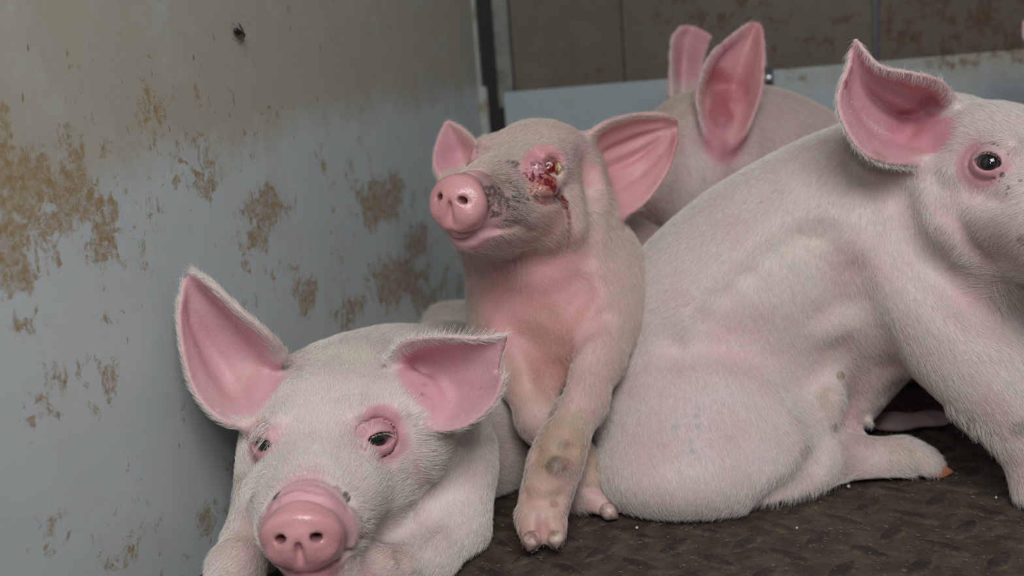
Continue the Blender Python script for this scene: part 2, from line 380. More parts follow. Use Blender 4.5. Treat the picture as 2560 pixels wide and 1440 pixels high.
CREAM = np.array([.66, .535, .50]); PINK = np.array([.64, .34, .35]); ROSE = np.array([.60, .24, .27])
def lerp(col, c, w): return col * (1 - w[:, None]) + np.asarray(c) * w[:, None]
def pig(name, spec, label):
    t0 = time.time()
    if spec.get('folds'):
        h0, pr = spec['h'], spec['prims']; spec['h'] = .004; spec['prims'] = [x for x in pr if x not in ('EARS', 'CARVE')]; v, q = surface(spec)
        spec['h'] = h0; spec['prims'] = pr + fold_prims(make_hit(v, q), spec['folds'])
    v, q = surface(spec); N, fa = normals(v, q); hd = spec.get('head')
    base = spec['base']; root = empty(name, W(V(*base)) * [1, 1, 0], label, 'piglet')
    hit = make_hit(v, q)
    col = np.tile(np.array(spec.get('col', CREAM)), (len(v), 1)); dirt = np.zeros(len(v)); blood = np.zeros(len(v)); wet = np.zeros(len(v)); bare = np.zeros(len(v))
    if hd:
        L = hd.loc(v); G = lambda c, r, s=.5: np.clip((1 + s - np.linalg.norm((L - c) / r, axis=1)) / s, 0, 1)
        inear = np.zeros(len(v), bool)
        sn = np.clip((L[:, 0] - .066) / .012, 0, 1) * np.clip((L[:, 2] + .056) / .008, 0, 1) * (L[:, 0] < .13) * (np.abs(L[:, 1]) < .035) * (L[:, 2] < .025)
        col = lerp(col, (.61, .31, .34), sn * .9); disc = np.clip((L[:, 0] - .0845 - hd.tilt * (L[:, 2] + .0185)) / .003, 0, 1) * (np.linalg.norm(L - [.093, 0, -.0185], axis=1) < .035)
        col = lerp(col, (.61, .285, .285), disc * .9); wet = np.maximum(wet, disc * .85); bare = np.maximum(bare, sn)
        for sg in hd.eyes:
            w_ = G(hd.ec[sg] + [0, .003 * sg, -.001], np.array([.017, .014, .014]), .7); col = lerp(col, (.55, .27, .30), w_ * .75)
            w_ = G(hd.ec[sg] + [0, .005 * sg, -.001], np.array([.0155, .014, .0125]), .4); bare = np.maximum(bare, w_); col = lerp(col, (.46, .20, .22), w_ * .5)
        for sg in (1, -1):
            nd = np.linalg.norm((L - [.097, .0088 * sg, -.0168]) / [.012, .0036, .0030], axis=1); col = lerp(col, (.16, .04, .045), np.clip(1.5 - nd, 0, 1))
            w_ = G(np.array([.035, .030 * sg, -.034]), np.array([.02, .02, .009]), .7); col = lerp(col, (.60, .33, .33), w_ * .5)
    for e in spec.get('ears', []):
        m, side, qq, ed = e.sheet(v); a = np.zeros(len(v)); inner = m & (side > 0)
        a[inner] = np.clip(ed[inner] * 7 + .25, 0, 1) * np.clip(qq[inner] * 8 - .4, 0, 1)
        col = lerp(col, e.__dict__.get('color', (.64, .29, .32)), a * .92); bare = np.maximum(bare, a * .93)
        b = np.zeros(len(v)); b[m & ~inner] = .45; col = lerp(col, (.63, .37, .38), b); wet = np.maximum(wet, a * .2)
        if hasattr(e, 'tipcol'):
            tq = np.where(m, np.clip((qq - .72) * 5, 0, 1), 0) * np.where(m, np.clip(1.3 - ed, 0, 1), 0); col = lerp(col, e.tipcol, tq * .7)
    strokes = []
    for b in spec.get('paint', []):
        if isinstance(b[0], list):
            C = catmull(np.array(b[0], float), len(b[0]) * 5); strokes += [(x, y, b[2 - 1] * rng.uniform(.7, 1.25), b[2], b[3]) for x, y in C]
        else: strokes.append(b)
    for b in strokes:                                            # skin colour, dried dirt and some shading painted into the colour: (px, py, radius px, colour or channel, strength)
        c = hit(b[0], b[1])
        if c is None: continue
        r = b[2] * c[2] / F; d = np.linalg.norm(v - c, axis=1) / r; w_ = np.clip(1.35 - d, 0, 1) ; w_ = np.clip(w_ / .7, 0, 1); w_ = w_ * w_ * (3 - 2 * w_) * b[4]
        if b[3] == 'dirt': dirt = np.maximum(dirt, w_)
        elif b[3] == 'blood': blood = np.maximum(blood, w_)
        elif b[3] == 'wet': wet = np.maximum(wet, w_)
        elif b[3] == 'bare': bare = np.maximum(bare, w_)
        else: col = lerp(col, b[3], w_)
    body = mesh_obj('body', W(v), q[:, ::-1] if False else q, SKIN, root)
    vattr(body.data, 'Col', col); vattr(body.data, 'dirt', dirt); vattr(body.data, 'wet', wet); vattr(body.data, 'blood', blood)
    # eyes
    if hd:
        for sg in spec.get('eyes', hd.eyes): make_eye(hd, sg, root, spec.get('eyecol'))
    for hf in spec.get('hooves', []): make_hoof(hf, root)
    # fur
    dens = spec.get('fur', 0)
    if dens:
        fc = v[q].mean(1); fn = N[q].mean(1); fb = bare[q].mean(1); bc = fc / np.linalg.norm(fc, axis=1, keepdims=True)
        vis = ((fn * bc).sum(1) < .35) & (np.abs(fc[:, 0] / fc[:, 2] * F) < 1420) & (np.abs(fc[:, 1] / fc[:, 2] * F) < 860) & (height(fc) > .004)
        wgt = fa * vis * np.clip(1 - fb, 0.0, 1); n = int(wgt.sum() * 1e4 * dens); cum = np.cumsum(wgt); cum /= cum[-1]
        fi = np.searchsorted(cum, rng.random(n)); u, s = rng.random((2, n)); qa = q[fi]
        P = ((1 - u) * (1 - s))[:, None] * v[qa[:, 0]] + (u * (1 - s))[:, None] * v[qa[:, 1]] + (u * s)[:, None] * v[qa[:, 2]] + ((1 - u) * s)[:, None] * v[qa[:, 3]]
        nn = fn[fi]; nn = nn / (np.linalg.norm(nn, axis=1, keepdims=True) + 1e-9)
        D = np.zeros((n, 3)); 
        for (x0, y0, x1, y1) in spec['flow']:
            a, b = hit(x0, y0), hit(x1, y1)
            if a is None or b is None: continue
            dd = b - a; dd /= np.linalg.norm(dd); wt = 1 / (((P - a) ** 2).sum(1) + 2e-4) ** 1.5; D += dd * wt[:, None]
        D /= np.linalg.norm(D, axis=1, keepdims=True) + 1e-9
        D += rng.normal(0, .16, (n, 3)) + .10 * np.sin(P @ rng.normal(0, 60, (3, 3)))
        D -= nn * (D * nn).sum(1)[:, None]; D /= np.linalg.norm(D, axis=1, keepdims=True) + 1e-9
        ln = spec.get('hlen', .0075) * rng.uniform(.55, 1.25, n) * np.clip(1.1 - fb[fi] * .8, .3, 1); lift = rng.uniform(.12, .42, n)
        K = 4; pts = np.zeros((n, K, 3))
        for k in range(K):
            t = k / (K - 1); pts[:, k] = P + (D * t + nn * (lift * (t - .42 * t * t))[:, None]) * ln[:, None] - nn * .0003
        if 'longhair' in spec:
            for (px, py, rp, cnt, l2, dx, dy) in spec['longhair']:
                c = hit(px, py)
                if c is None: continue
                near = np.where(np.linalg.norm(P - c, axis=1) < rp * c[2] / F)[0]
                if len(near) == 0: continue
                sel = rng.choice(near, min(cnt, len(near)), replace=False); gd = np.array([dx, dy, -.25]); gd /= np.linalg.norm(gd)
                for k in range(K):
                    t = k / (K - 1); g2 = (nn[sel] * (1 - t) * .8 + gd * (.3 + t)); g2 += rng.normal(0, .12, (len(sel), 3)) if k else 0
                    pts[sel, k] = P[sel] + g2 / 1.2 * t * l2 * rng.uniform(.7, 1.1, (len(sel), 1))
        hair_obj('fur', pts, spec.get('hrad', .000075), spec.get('hair', HAIR), root)
    print(name, len(v), 'verts', round(time.time() - t0, 1), 's')
    return root, hit
def hair_obj(name, pts, rad, mat, parent):
    n, K, _ = pts.shape; cu = bpy.data.hair_curves.new(name); cu.add_curves([K] * n)
    cu.attributes['position'].data.foreach_set('vector', W(pts.reshape(-1, 3)).astype(np.float32).ravel())
    if 'radius' not in cu.attributes: cu.attributes.new('radius', 'FLOAT', 'POINT')
    cu.attributes['radius'].data.foreach_set('value', np.tile(np.linspace(1, .25, K) * rad, n).astype(np.float32))
    cu.materials.append(mat); o = bpy.data.objects.new(name, cu); link(o, parent); o['kind'] = 'stuff'; return o
def uvsphere(nu=32, nv=20):
    v = [(0, 0, 1.0)]; f = []
    for j in range(1, nv):
        for i in range(nu):
            t = math.pi * j / nv; a = 2 * math.pi * i / nu; v.append((math.sin(t) * math.cos(a), math.sin(t) * math.sin(a), math.cos(t)))
    v.append((0, 0, -1.0)); L = len(v) - 1
    for i in range(nu):
        f.append((0, 1 + i, 1 + (i + 1) % nu)); f.append((L, L - nu + (i + 1) % nu, L - nu + i))
        for j in range(nv - 2):
            a = 1 + j * nu; f.append((a + i, a + nu + i, a + nu + (i + 1) % nu, a + (i + 1) % nu))
    return np.array(v), f
SV, SF = uvsphere(); SV2, SF2 = uvsphere(12, 8)
def make_eye(hd, sg, root, cols=None):
    nrm, ax, ay = hd.eye_frame(sg); n2 = hd.R.T @ (-hd.glob(hd.ec[sg]) / np.linalg.norm(hd.glob(hd.ec[sg])))  # gaze mostly ahead of the eye, a little to the viewer
    g = nrm * .8 + n2 * .2; g /= np.linalg.norm(g); a1 = np.cross([0, 0, 1], g); a1 /= np.linalg.norm(a1); a2 = np.cross(g, a1)
    S, Fc = uvsphere(48, 40); c = S[:, 2]; bul = 1 + .05 * np.clip((c - .75) / .25, 0, 1)
    v = hd.ec[sg] + (S[:, :1] * a1 + S[:, 1:2] * a2 + S[:, 2:] * g) * hd.er * bul[:, None]
    col = np.tile([.42, .40, .40], (len(S), 1)); ir = c > .72; col[ir] = (.085, .068, .062); col[c > .88] = (.006, .006, .007); ring = (c > .66) & (c <= .72); col[ring] = (.12, .12, .14)
    if cols: col = cols(S, col)
    o = mesh_obj('eye', W(hd.glob(v)), Fc, EYE, root); vattr(o.data, 'Col', col)
    # pale lashes along the upper lid
    n = 46; K = 4; pts = np.zeros((n, K, 3)); up = np.array([0, 0, 1.0])
    for i in range(n):
        t = rng.uniform(-.95, .95); y = .0074 * hd.lids * (1 - t * t); b = hd.ec[sg] + ax * t * .0088 + ay * (y + .0006); o_ = b - hd.ec[sg]; o_ = nrm * math.sqrt(max(hd.er ** 2 * 1.28 - (o_ @ o_), 1e-6)); b = b + o_
        L = rng.uniform(.0045, .0075)
        for k in range(K):
            s = k / (K - 1); pts[i, k] = b + (nrm * (.95 * s) + up * (-.75 * s + .55 * s * s) + ax * t * .5 * s) * L
    hair_obj('eyelashes', hd.glob(pts.reshape(-1, 3)).reshape(n, K, 3), .00011, LASH, root)
def make_hoof(hf, root):
    """pointed claw: (px, py, z, length px, width px, angle deg in image (0 right, 90 up), yaw, colour, name)"""
    px, py, z, ln, wd, ang, yaw, colr = hf[:8]; M = axes(ang, yaw, 0); k = z / F
    S, Fc = uvsphere(24, 16); x = S[:, 0]; tp = np.clip(1 - .62 * np.clip(x, 0, 1) ** 1.2, 0, 1)
    P = np.stack([x * ln, S[:, 1] * wd * tp + ln * .10 * np.clip(x, 0, 1) ** 2, S[:, 2] * wd * 1.15 * tp], 1) * k
    v = V(px, py, z) + P @ M.T; w_ = W(v); w_[:, 2] = np.maximum(w_[:, 2], .0006)
    o = mesh_obj('hoof', w_, Fc, HOOF, root); vattr(o.data, 'Col', np.tile(colr, (len(S), 1)))

# ------------------------------------------------------------------ setting
def plane_line(pxa, pya, za, pxb, pyb, zb):
    a, b = W(V(pxa, pya, za)), W(V(pxb, pyb, zb)); return a[:2], b[:2]
CORN, LFT = plane_line(1205, 300, 1.35, 478, 800, .69)
ldir = (LFT - CORN) / np.linalg.norm(LFT - CORN)                 # along the left wall, towards the camera
rdir = np.array([-ldir[1], ldir[0]]); rdir = rdir if rdir[0] > 0 else -rdir
def wallpt(o, d, s, z, off=0.0, nrm=None):
    p = o + d * s
    if nrm is not None: p = p + nrm * off
    return (p[0], p[1], z)
def on_wall(px, py, o, d):                                       # wall coordinates seen at a pixel
    r = CM @ np.array([(px - 1280) / F, (py - 720) / F, 1.0]); A = np.array([[d[0], -r[0]], [d[1], -r[1]]]); s, t = np.linalg.solve(A, -(o)); return s, CAMH + t * r[2]
def wall_mat(name, base, wash, rust, glossy=.42):
    n = NB(name); vec = n.coord((1, 1, 1), 'UV'); st = n.new('ShaderNodeMapping'); n.put(st.inputs[0], vec); st.inputs['Scale'].default_value = (1, .22, 1); st = st.outputs[0]
    wa, ra = n.attr('wash'), n.attr('rust')
    wn = n.math('ADD', n.math('MULTIPLY', n.noise(st, 22, 6, .7), .5), n.math('MULTIPLY', n.noise(vec, 30, 6, .75), .5))
    wf = n.ramp(n.math('ADD', wn, n.math('MULTIPLY', wa, .42)), .56, .94, 0, .75); c = n.mix(wf, base, wash)
    c = n.mix(n.ramp(n.noise(vec, 7, 5, .65), .45, .7, 0, .3), c, tuple(x * .78 for x in base))
    rn = n.math('ADD', n.math('ADD', n.math('MULTIPLY', n.noise(vec, 80, 6, .72, .8), .40), n.math('MULTIPLY', n.noise(st, 120, 5, .7), .25)), n.math('MULTIPLY', n.noise(vec, 24, 3, .6, .5), .35))
    rf = n.ramp(n.math('ADD', rn, n.math('MULTIPLY', ra, .235)), .605, .665, 0, 1)
    br = n.ramp(n.noise(vec, 210, 4, .7, .8), .38, .52, .45, 1); rf = n.math('MULTIPLY', rf, br)
    shade = n.noise(vec, 130, 4, .7); c = n.mix(n.math('MULTIPLY', rf, n.ramp(shade, .25, .65, .35, .95)), c, rust)
    sp = n.ramp(n.math('ADD', n.noise(st, 300, 2, .5), n.math('MULTIPLY', wa, .06)), .74, .80, 0, .8); c = n.mix(sp, c, tuple(x * .6 for x in rust))
    b = n.bump(n.noise(vec, 240, 4, .6), .10, .0006); b = n.bump(rf, .22, .0006, b)
    return n.done(c, n.ramp(rf, 0, 1, glossy, .8), b, Specular_IOR_Level=.4)
def wall_grid(name, o, d, nrm, s0, s1, z0, z1, mat, thick=.02, wash=None, rust=None, res=.004, kind='structure', label=None):
    ns, nz = int((s1 - s0) / res) + 2, int((z1 - z0) / res) + 2; S, Z = np.meshgrid(np.linspace(s0, s1, ns), np.linspace(z0, z1, nz), indexing='ij')
    S, Z = S.ravel(), Z.ravel(); P = np.c_[o[0] + d[0] * S, o[1] + d[1] * S, Z]; i = np.arange(ns * nz).reshape(ns, nz)
    Q = np.stack([i[:-1, :-1], i[1:, :-1], i[1:, 1:], i[:-1, 1:]], -1).reshape(-1, 4)
    # thickness behind: eight box corners closing the slab
    bk = np.array([[o[0] + d[0] * s - nrm[0] * thick, o[1] + d[1] * s - nrm[1] * thick, z] for s in (s0, s1) for z in (z0, z1)]); fr = [i[0, 0], i[0, -1], i[-1, 0], i[-1, -1]]
    nb = len(P); P = np.vstack([P, bk]); b0, b1, b2, b3 = nb, nb + 1, nb + 2, nb + 3; f0, f1, f2, f3 = fr
    Q = np.vstack([Q, [[b0, b2, b3, b1], [f0, b0, b1, f1], [f2, f3, b3, b2], [f1, b1, b3, f3], [f0, f2, b2, b0]]])
    ob = mesh_obj(name, P, Q, mat, smooth=False); me = ob.data
    def fld(g, d0=0.0):
        r = np.full(len(P), d0, np.float32)
        if g is not None: r[:nb] = g(S, Z)
        return r
    vattr(me, 'wash', fld(wash)); vattr(me, 'rust', fld(rust))
    uv = me.uv_layers.new(name='UVMap'); li = np.zeros(len(me.loops), np.int32); me.loops.foreach_get('vertex_index', li)
    SS = np.r_[S, [s0, s0, s1, s1]]; ZZ = np.r_[Z, [z0, z1, z0, z1]]; uv.data.foreach_set('uv', np.c_[SS[li], ZZ[li]].astype(np.float32).ravel())
    if kind: ob['kind'] = kind
    return ob
lnrm = np.array([ldir[1], -ldir[0]]); lnrm = lnrm if lnrm[0] > 0 else -lnrm
RO = CORN + rdir * .024 + ldir * 0.0; rnrm = ldir
LWM = wall_mat('white_wall_panel', (.47, .51, .505), (.36, .31, .205), (.27, .175, .07))
def lwall_fields():
    B = [(60, 470, 120, .9), (200, 500, 110, .85), (30, 600, 70, .9), (130, 640, 80, .5), (250, 590, 70, .75), (40, 665, 55, .85), (340, 560, 100, .35), (300, 680, 110, .35), (660, 510, 55, .85), (640, 590, 45, .8), (540, 400, 110, .45), (460, 330, 120, .45),
         (330, 660, 60, .5), (770, 730, 45, .75), (1000, 700, 60, .95), (960, 500, 60, .9), (1050, 610, 40, .95), (870, 790, 40, .7), (740, 660, 50, .45), (900, 420, 80, .45), (120, 990, 70, .45), (240, 960, 70, .5), (80, 850, 60, .45), (530, 1290, 60, .6), (350, 1370, 90, .5), (120, 1400, 120, .45), (590, 1180, 40, .5), (100, 560, 120, .4), (700, 300, 200, .2), (850, 640, 120, .28), (1100, 740, 70, .6)]
    B = [(*on_wall(x, y, CORN, ldir), r, st, x, y) for x, y, r, st in B]
    BB = []
    for s, z, r, st, x, y in B:
        s2, z2 = on_wall(x + r, y, CORN, ldir); s3, z3 = on_wall(x, y + r, CORN, ldir); BB.append((s, z, abs(s2 - s) + .002, abs(z3 - z) + .002, st))
    edge = np.array([on_wall(x, y, CORN, ldir) for x, y in ((1195, 235), (1000, 290), (800, 300), (600, 380), (420, 420), (250, 440), (0, 560))]); edge = edge[np.argsort(edge[:, 0])]
    def rust(S, Z):
        r = np.full(len(S), .14)
        for s, z, a, b, st in BB: r = np.maximum(r, st * np.exp(-((S - s) / a) ** 2 * .55 - ((Z - z) / b) ** 2 * .55))
        return r
    def wash(S, Z):
        ez = np.interp(S, edge[:, 0], edge[:, 1]); return np.clip((Z - ez + .02) / .05, 0, 1) * .85 + .05 + .35 * rust(S, Z)
    return wash, rust
wa_, ru_ = lwall_fields()
for nn_, oo_ in ((lnrm, CORN), (rnrm, RO + rnrm * .010)):
    nw = np.array([*nn_, 0.0]); WALLS.append((CM.T @ nw, float(nw @ (CO - np.array([*oo_, 0.0])))))
wall_grid('wall_left', CORN, ldir, lnrm, 0, 1.25, 0, 1.35, LWM, .02, wa_, ru_, .0035)
rng2 = np.random.default_rng(3)
UPM = wall_mat('brown_stained_panel', (.125, .108, .075), (.080, .060, .034), (.085, .040, .018), .6)
sx = [on_wall(x, 100, RO, rdir)[0] for x in (1275, 1556, 2190)]; topz = on_wall(1700, 195, RO, rdir)[1]
one = lambda v: (lambda S, Z: np.full(len(S), v))
wall_grid('wall_back', RO - rnrm * .004, rdir, rnrm, sx[0] + .0015, sx[1] - .001, topz - .03, 1.35, UPM, .018, lambda S, Z: .30 + .45 * (S - sx[0]) / (sx[1] - sx[0]), one(.25), .01)
wall_grid('wall_back', RO - rnrm * .004, rdir, rnrm, sx[1] + .0006, sx[2] - .002, topz - .03, 1.35, UPM, .018, one(.60), one(.35), .01)
wall_grid('wall_back', RO - rnrm * .002, rdir, rnrm, sx[2] + .002, sx[2] + 1.1, topz - .03, 1.35, UPM, .018, one(.95), one(.52), .01)
WSM = wall_mat('pale_lower_panel', (.33, .375, .375), (.27, .24, .16), (.16, .10, .05), .4)
wb = [on_wall(x, y, RO, rdir) for x, y in ((2050, 190), (2300, 190), (2480, 165), (1400, 260))]
def ws_wash(S, Z): return .05 + .85 * np.exp(-((Z - topz) / .035) ** 2) * np.clip((S - sx[1]) * 2.0, .1, 1)
wall_grid('wall_back', RO + rnrm * .010, rdir, rnrm, .012, sx[2] + 1.1, 0, topz, WSM, .014, ws_wash, lambda S, Z: .62 * np.exp(-((Z - topz + .005) / .02) ** 2) * np.clip((S - sx[1]) * 2, 0, 1), .006)
def box(name, o, d, nrm, s0, s1, n0, n1, z0, z1, mat, parent=None, kind=None, bev=.001):
    import bmesh
    bm = bmesh.new(); vs = [bm.verts.new((*(o + d * s + nrm * nn), z)) for s in (s0, s1) for nn in (n0, n1) for z in (z0, z1)]
    for f in ((0, 1, 3, 2), (4, 6, 7, 5), (0, 4, 5, 1), (2, 3, 7, 6), (0, 2, 6, 4), (1, 5, 7, 3)): bm.faces.new([vs[i] for i in f])
    bmesh.ops.recalc_face_normals(bm, faces=bm.faces)
    if bev: bmesh.ops.bevel(bm, geom=bm.edges[:], offset=bev, segments=2, affect='EDGES')
    me = bpy.data.meshes.new(name); bm.to_mesh(me); bm.free(); me.materials.append(mat); ob = bpy.data.objects.new(name, me); link(ob, parent)
    if kind: ob['kind'] = kind
    return ob
n = NB('grey_trim'); vec = n.coord(); GREY = n.done(n.mix(n.ramp(n.noise(vec, 30, 5), .4, .7), (.19, .185, .165), (.10, .085, .06)), .5, n.bump(n.noise(vec, 90, 4), .3, .001))
n = NB('pale_trim'); vec = n.coord(); PALE = n.done(n.mix(n.ramp(n.noise(vec, 40, 5), .45, .7), (.38, .40, .37), (.24, .20, .12)), .4, n.bump(n.noise(vec, 90, 4), .3, .001))
n = NB('dark_gap'); DARK = n.done((.018, .016, .014), .8)
n = NB('dull_steel'); vec = n.coord(); STEEL = n.done((.42, .42, .41), .25, n.bump(n.noise(vec, 300, 4), .4, .0006), .9)
n = NB('dark_steel'); vec = n.coord(); DSTEEL = n.done((.05, .048, .05), .5, n.bump(n.noise(vec, 200, 4), .4, .0006), .3)
box('trim_1', RO - rnrm * .002, rdir, rnrm, .002, sx[0] - .001, -.018, .002, topz - .02, 1.35, GREY, kind='structure')      # grey corner post
box('trim_2', CORN, ldir, lnrm, -.008, .004, -.012, .003, topz - .02, 1.35, PALE, kind='structure', bev=.0015)              # pale edge of the left panel
box('trim_3', CORN, ldir, lnrm, -.010, -.005, -.03, .07, 0, 1.35, DARK, kind='structure', bev=0)                              # dark joint behind the corner
box('trim_4', RO + rdir * 0, rdir, rnrm, sx[2] - .004, sx[2] + .004, -.02, -.001, topz - .02, 1.35, DSTEEL, kind='structure')
box('trim_5', CORN, ldir, lnrm, .002, .010, -.001, .012, 0, topz + .01, PALE, kind='structure', bev=.002)

# floor: dark chequer plate with raised lens-shaped treads
n = NB('dirty_tread_plate'); vec = n.coord(); tr = n.attr('tread'); nz = n.noise(vec, 55, 6, .7); nf = n.noise(vec, 320, 5, .75)
c = n.mix(n.ramp(nz, .35, .68), (.050, .038, .030), (.105, .080, .054)); c = n.mix(n.math('MULTIPLY', tr, n.ramp(nz, .35, .65, .95, .35)), c, (.028, .021, .021))
c = n.mix(n.math('MULTIPLY', n.attr('rim'), n.ramp(nf, .45, .62, 0, .75)), c, (.17, .12, .065)); c = n.mix(n.ramp(nf, .66, .74, 0, .75), c, (.21, .15, .08))
FLOOR = n.done(c, n.ramp(nz, .3, .7, .42, .75), n.bump(nf, .6, .0016, n.bump(nz, .5, .003)), Specular_IOR_Level=.3)
def build_floor():
    a = .0016; x0, x1, y0, y1 = -.30, .75, .42, 1.15; nx, ny = int((x1 - x0) / a), int((y1 - y0) / a)
    X, Y = np.meshgrid(np.linspace(x0, x1, nx), np.linspace(y0, y1, ny), indexing='ij'); x, y = X.ravel(), Y.ravel()
    p = .0350; th = math.radians(43); u = (x * math.cos(th) + y * math.sin(th)) / p; w_ = (-x * math.sin(th) + y * math.cos(th)) / p
    iu, iw = np.floor(u), np.floor(w_); fu, fw = u - iu - .5, w_ - iw - .5; par = ((iu + iw) % 2) > .5
    A = np.where(par, fu, fw) * p; B = np.where(par, fw, fu) * p; hw, hh = .0178, .0056; R1 = (hw * hw + hh * hh) / (2 * hh)
    d = np.maximum(np.hypot(A, B + R1 - hh) - R1, np.hypot(A, B - R1 + hh) - R1)
    t = np.clip(-d / .0014, 0, 1); t = t * t * (3 - 2 * t); z = t * .0018; rim = np.exp(-((d - .0006) / .0011) ** 2)
    # keep rim dirt off the tops
    P = np.c_[x, y, z - .0018]; i = np.arange(nx * ny).reshape(nx, ny); Q = np.stack([i[:-1, :-1], i[1:, :-1], i[1:, 1:], i[:-1, 1:]], -1).reshape(-1, 4)
    # flat apron around the detailed area and thickness below
    nb = len(P); ap = [(-1.0, -1.2), (1.9, -1.2), (1.9, 2.2), (-1.0, 2.2)]; cx = [i[0, 0], i[-1, 0], i[-1, -1], i[0, -1]]
    P = np.vstack([P, [(px, py, -.0018) for px, py in ap], [(px, py, -.03) for px, py in ap]]); a0, a1, a2, a3 = nb, nb + 1, nb + 2, nb + 3
    Q = np.vstack([Q, [[a0, a1, cx[1], cx[0]], [a1, a2, cx[2], cx[1]], [a2, a3, cx[3], cx[2]], [a3, a0, cx[0], cx[3]], [a3 + 4, a2 + 4, a1 + 4, a0 + 4], [a0, a0 + 4, a1 + 4, a1], [a1, a1 + 4, a2 + 4, a2], [a2, a2 + 4, a3 + 4, a3], [a3, a3 + 4, a0 + 4, a0]]])
    ob = mesh_obj('floor', P, Q, FLOOR); vattr(ob.data, 'tread', np.r_[t, np.zeros(8)]); vattr(ob.data, 'rim', np.r_[rim, np.zeros(8)]); ob['kind'] = 'structure'
build_floor()

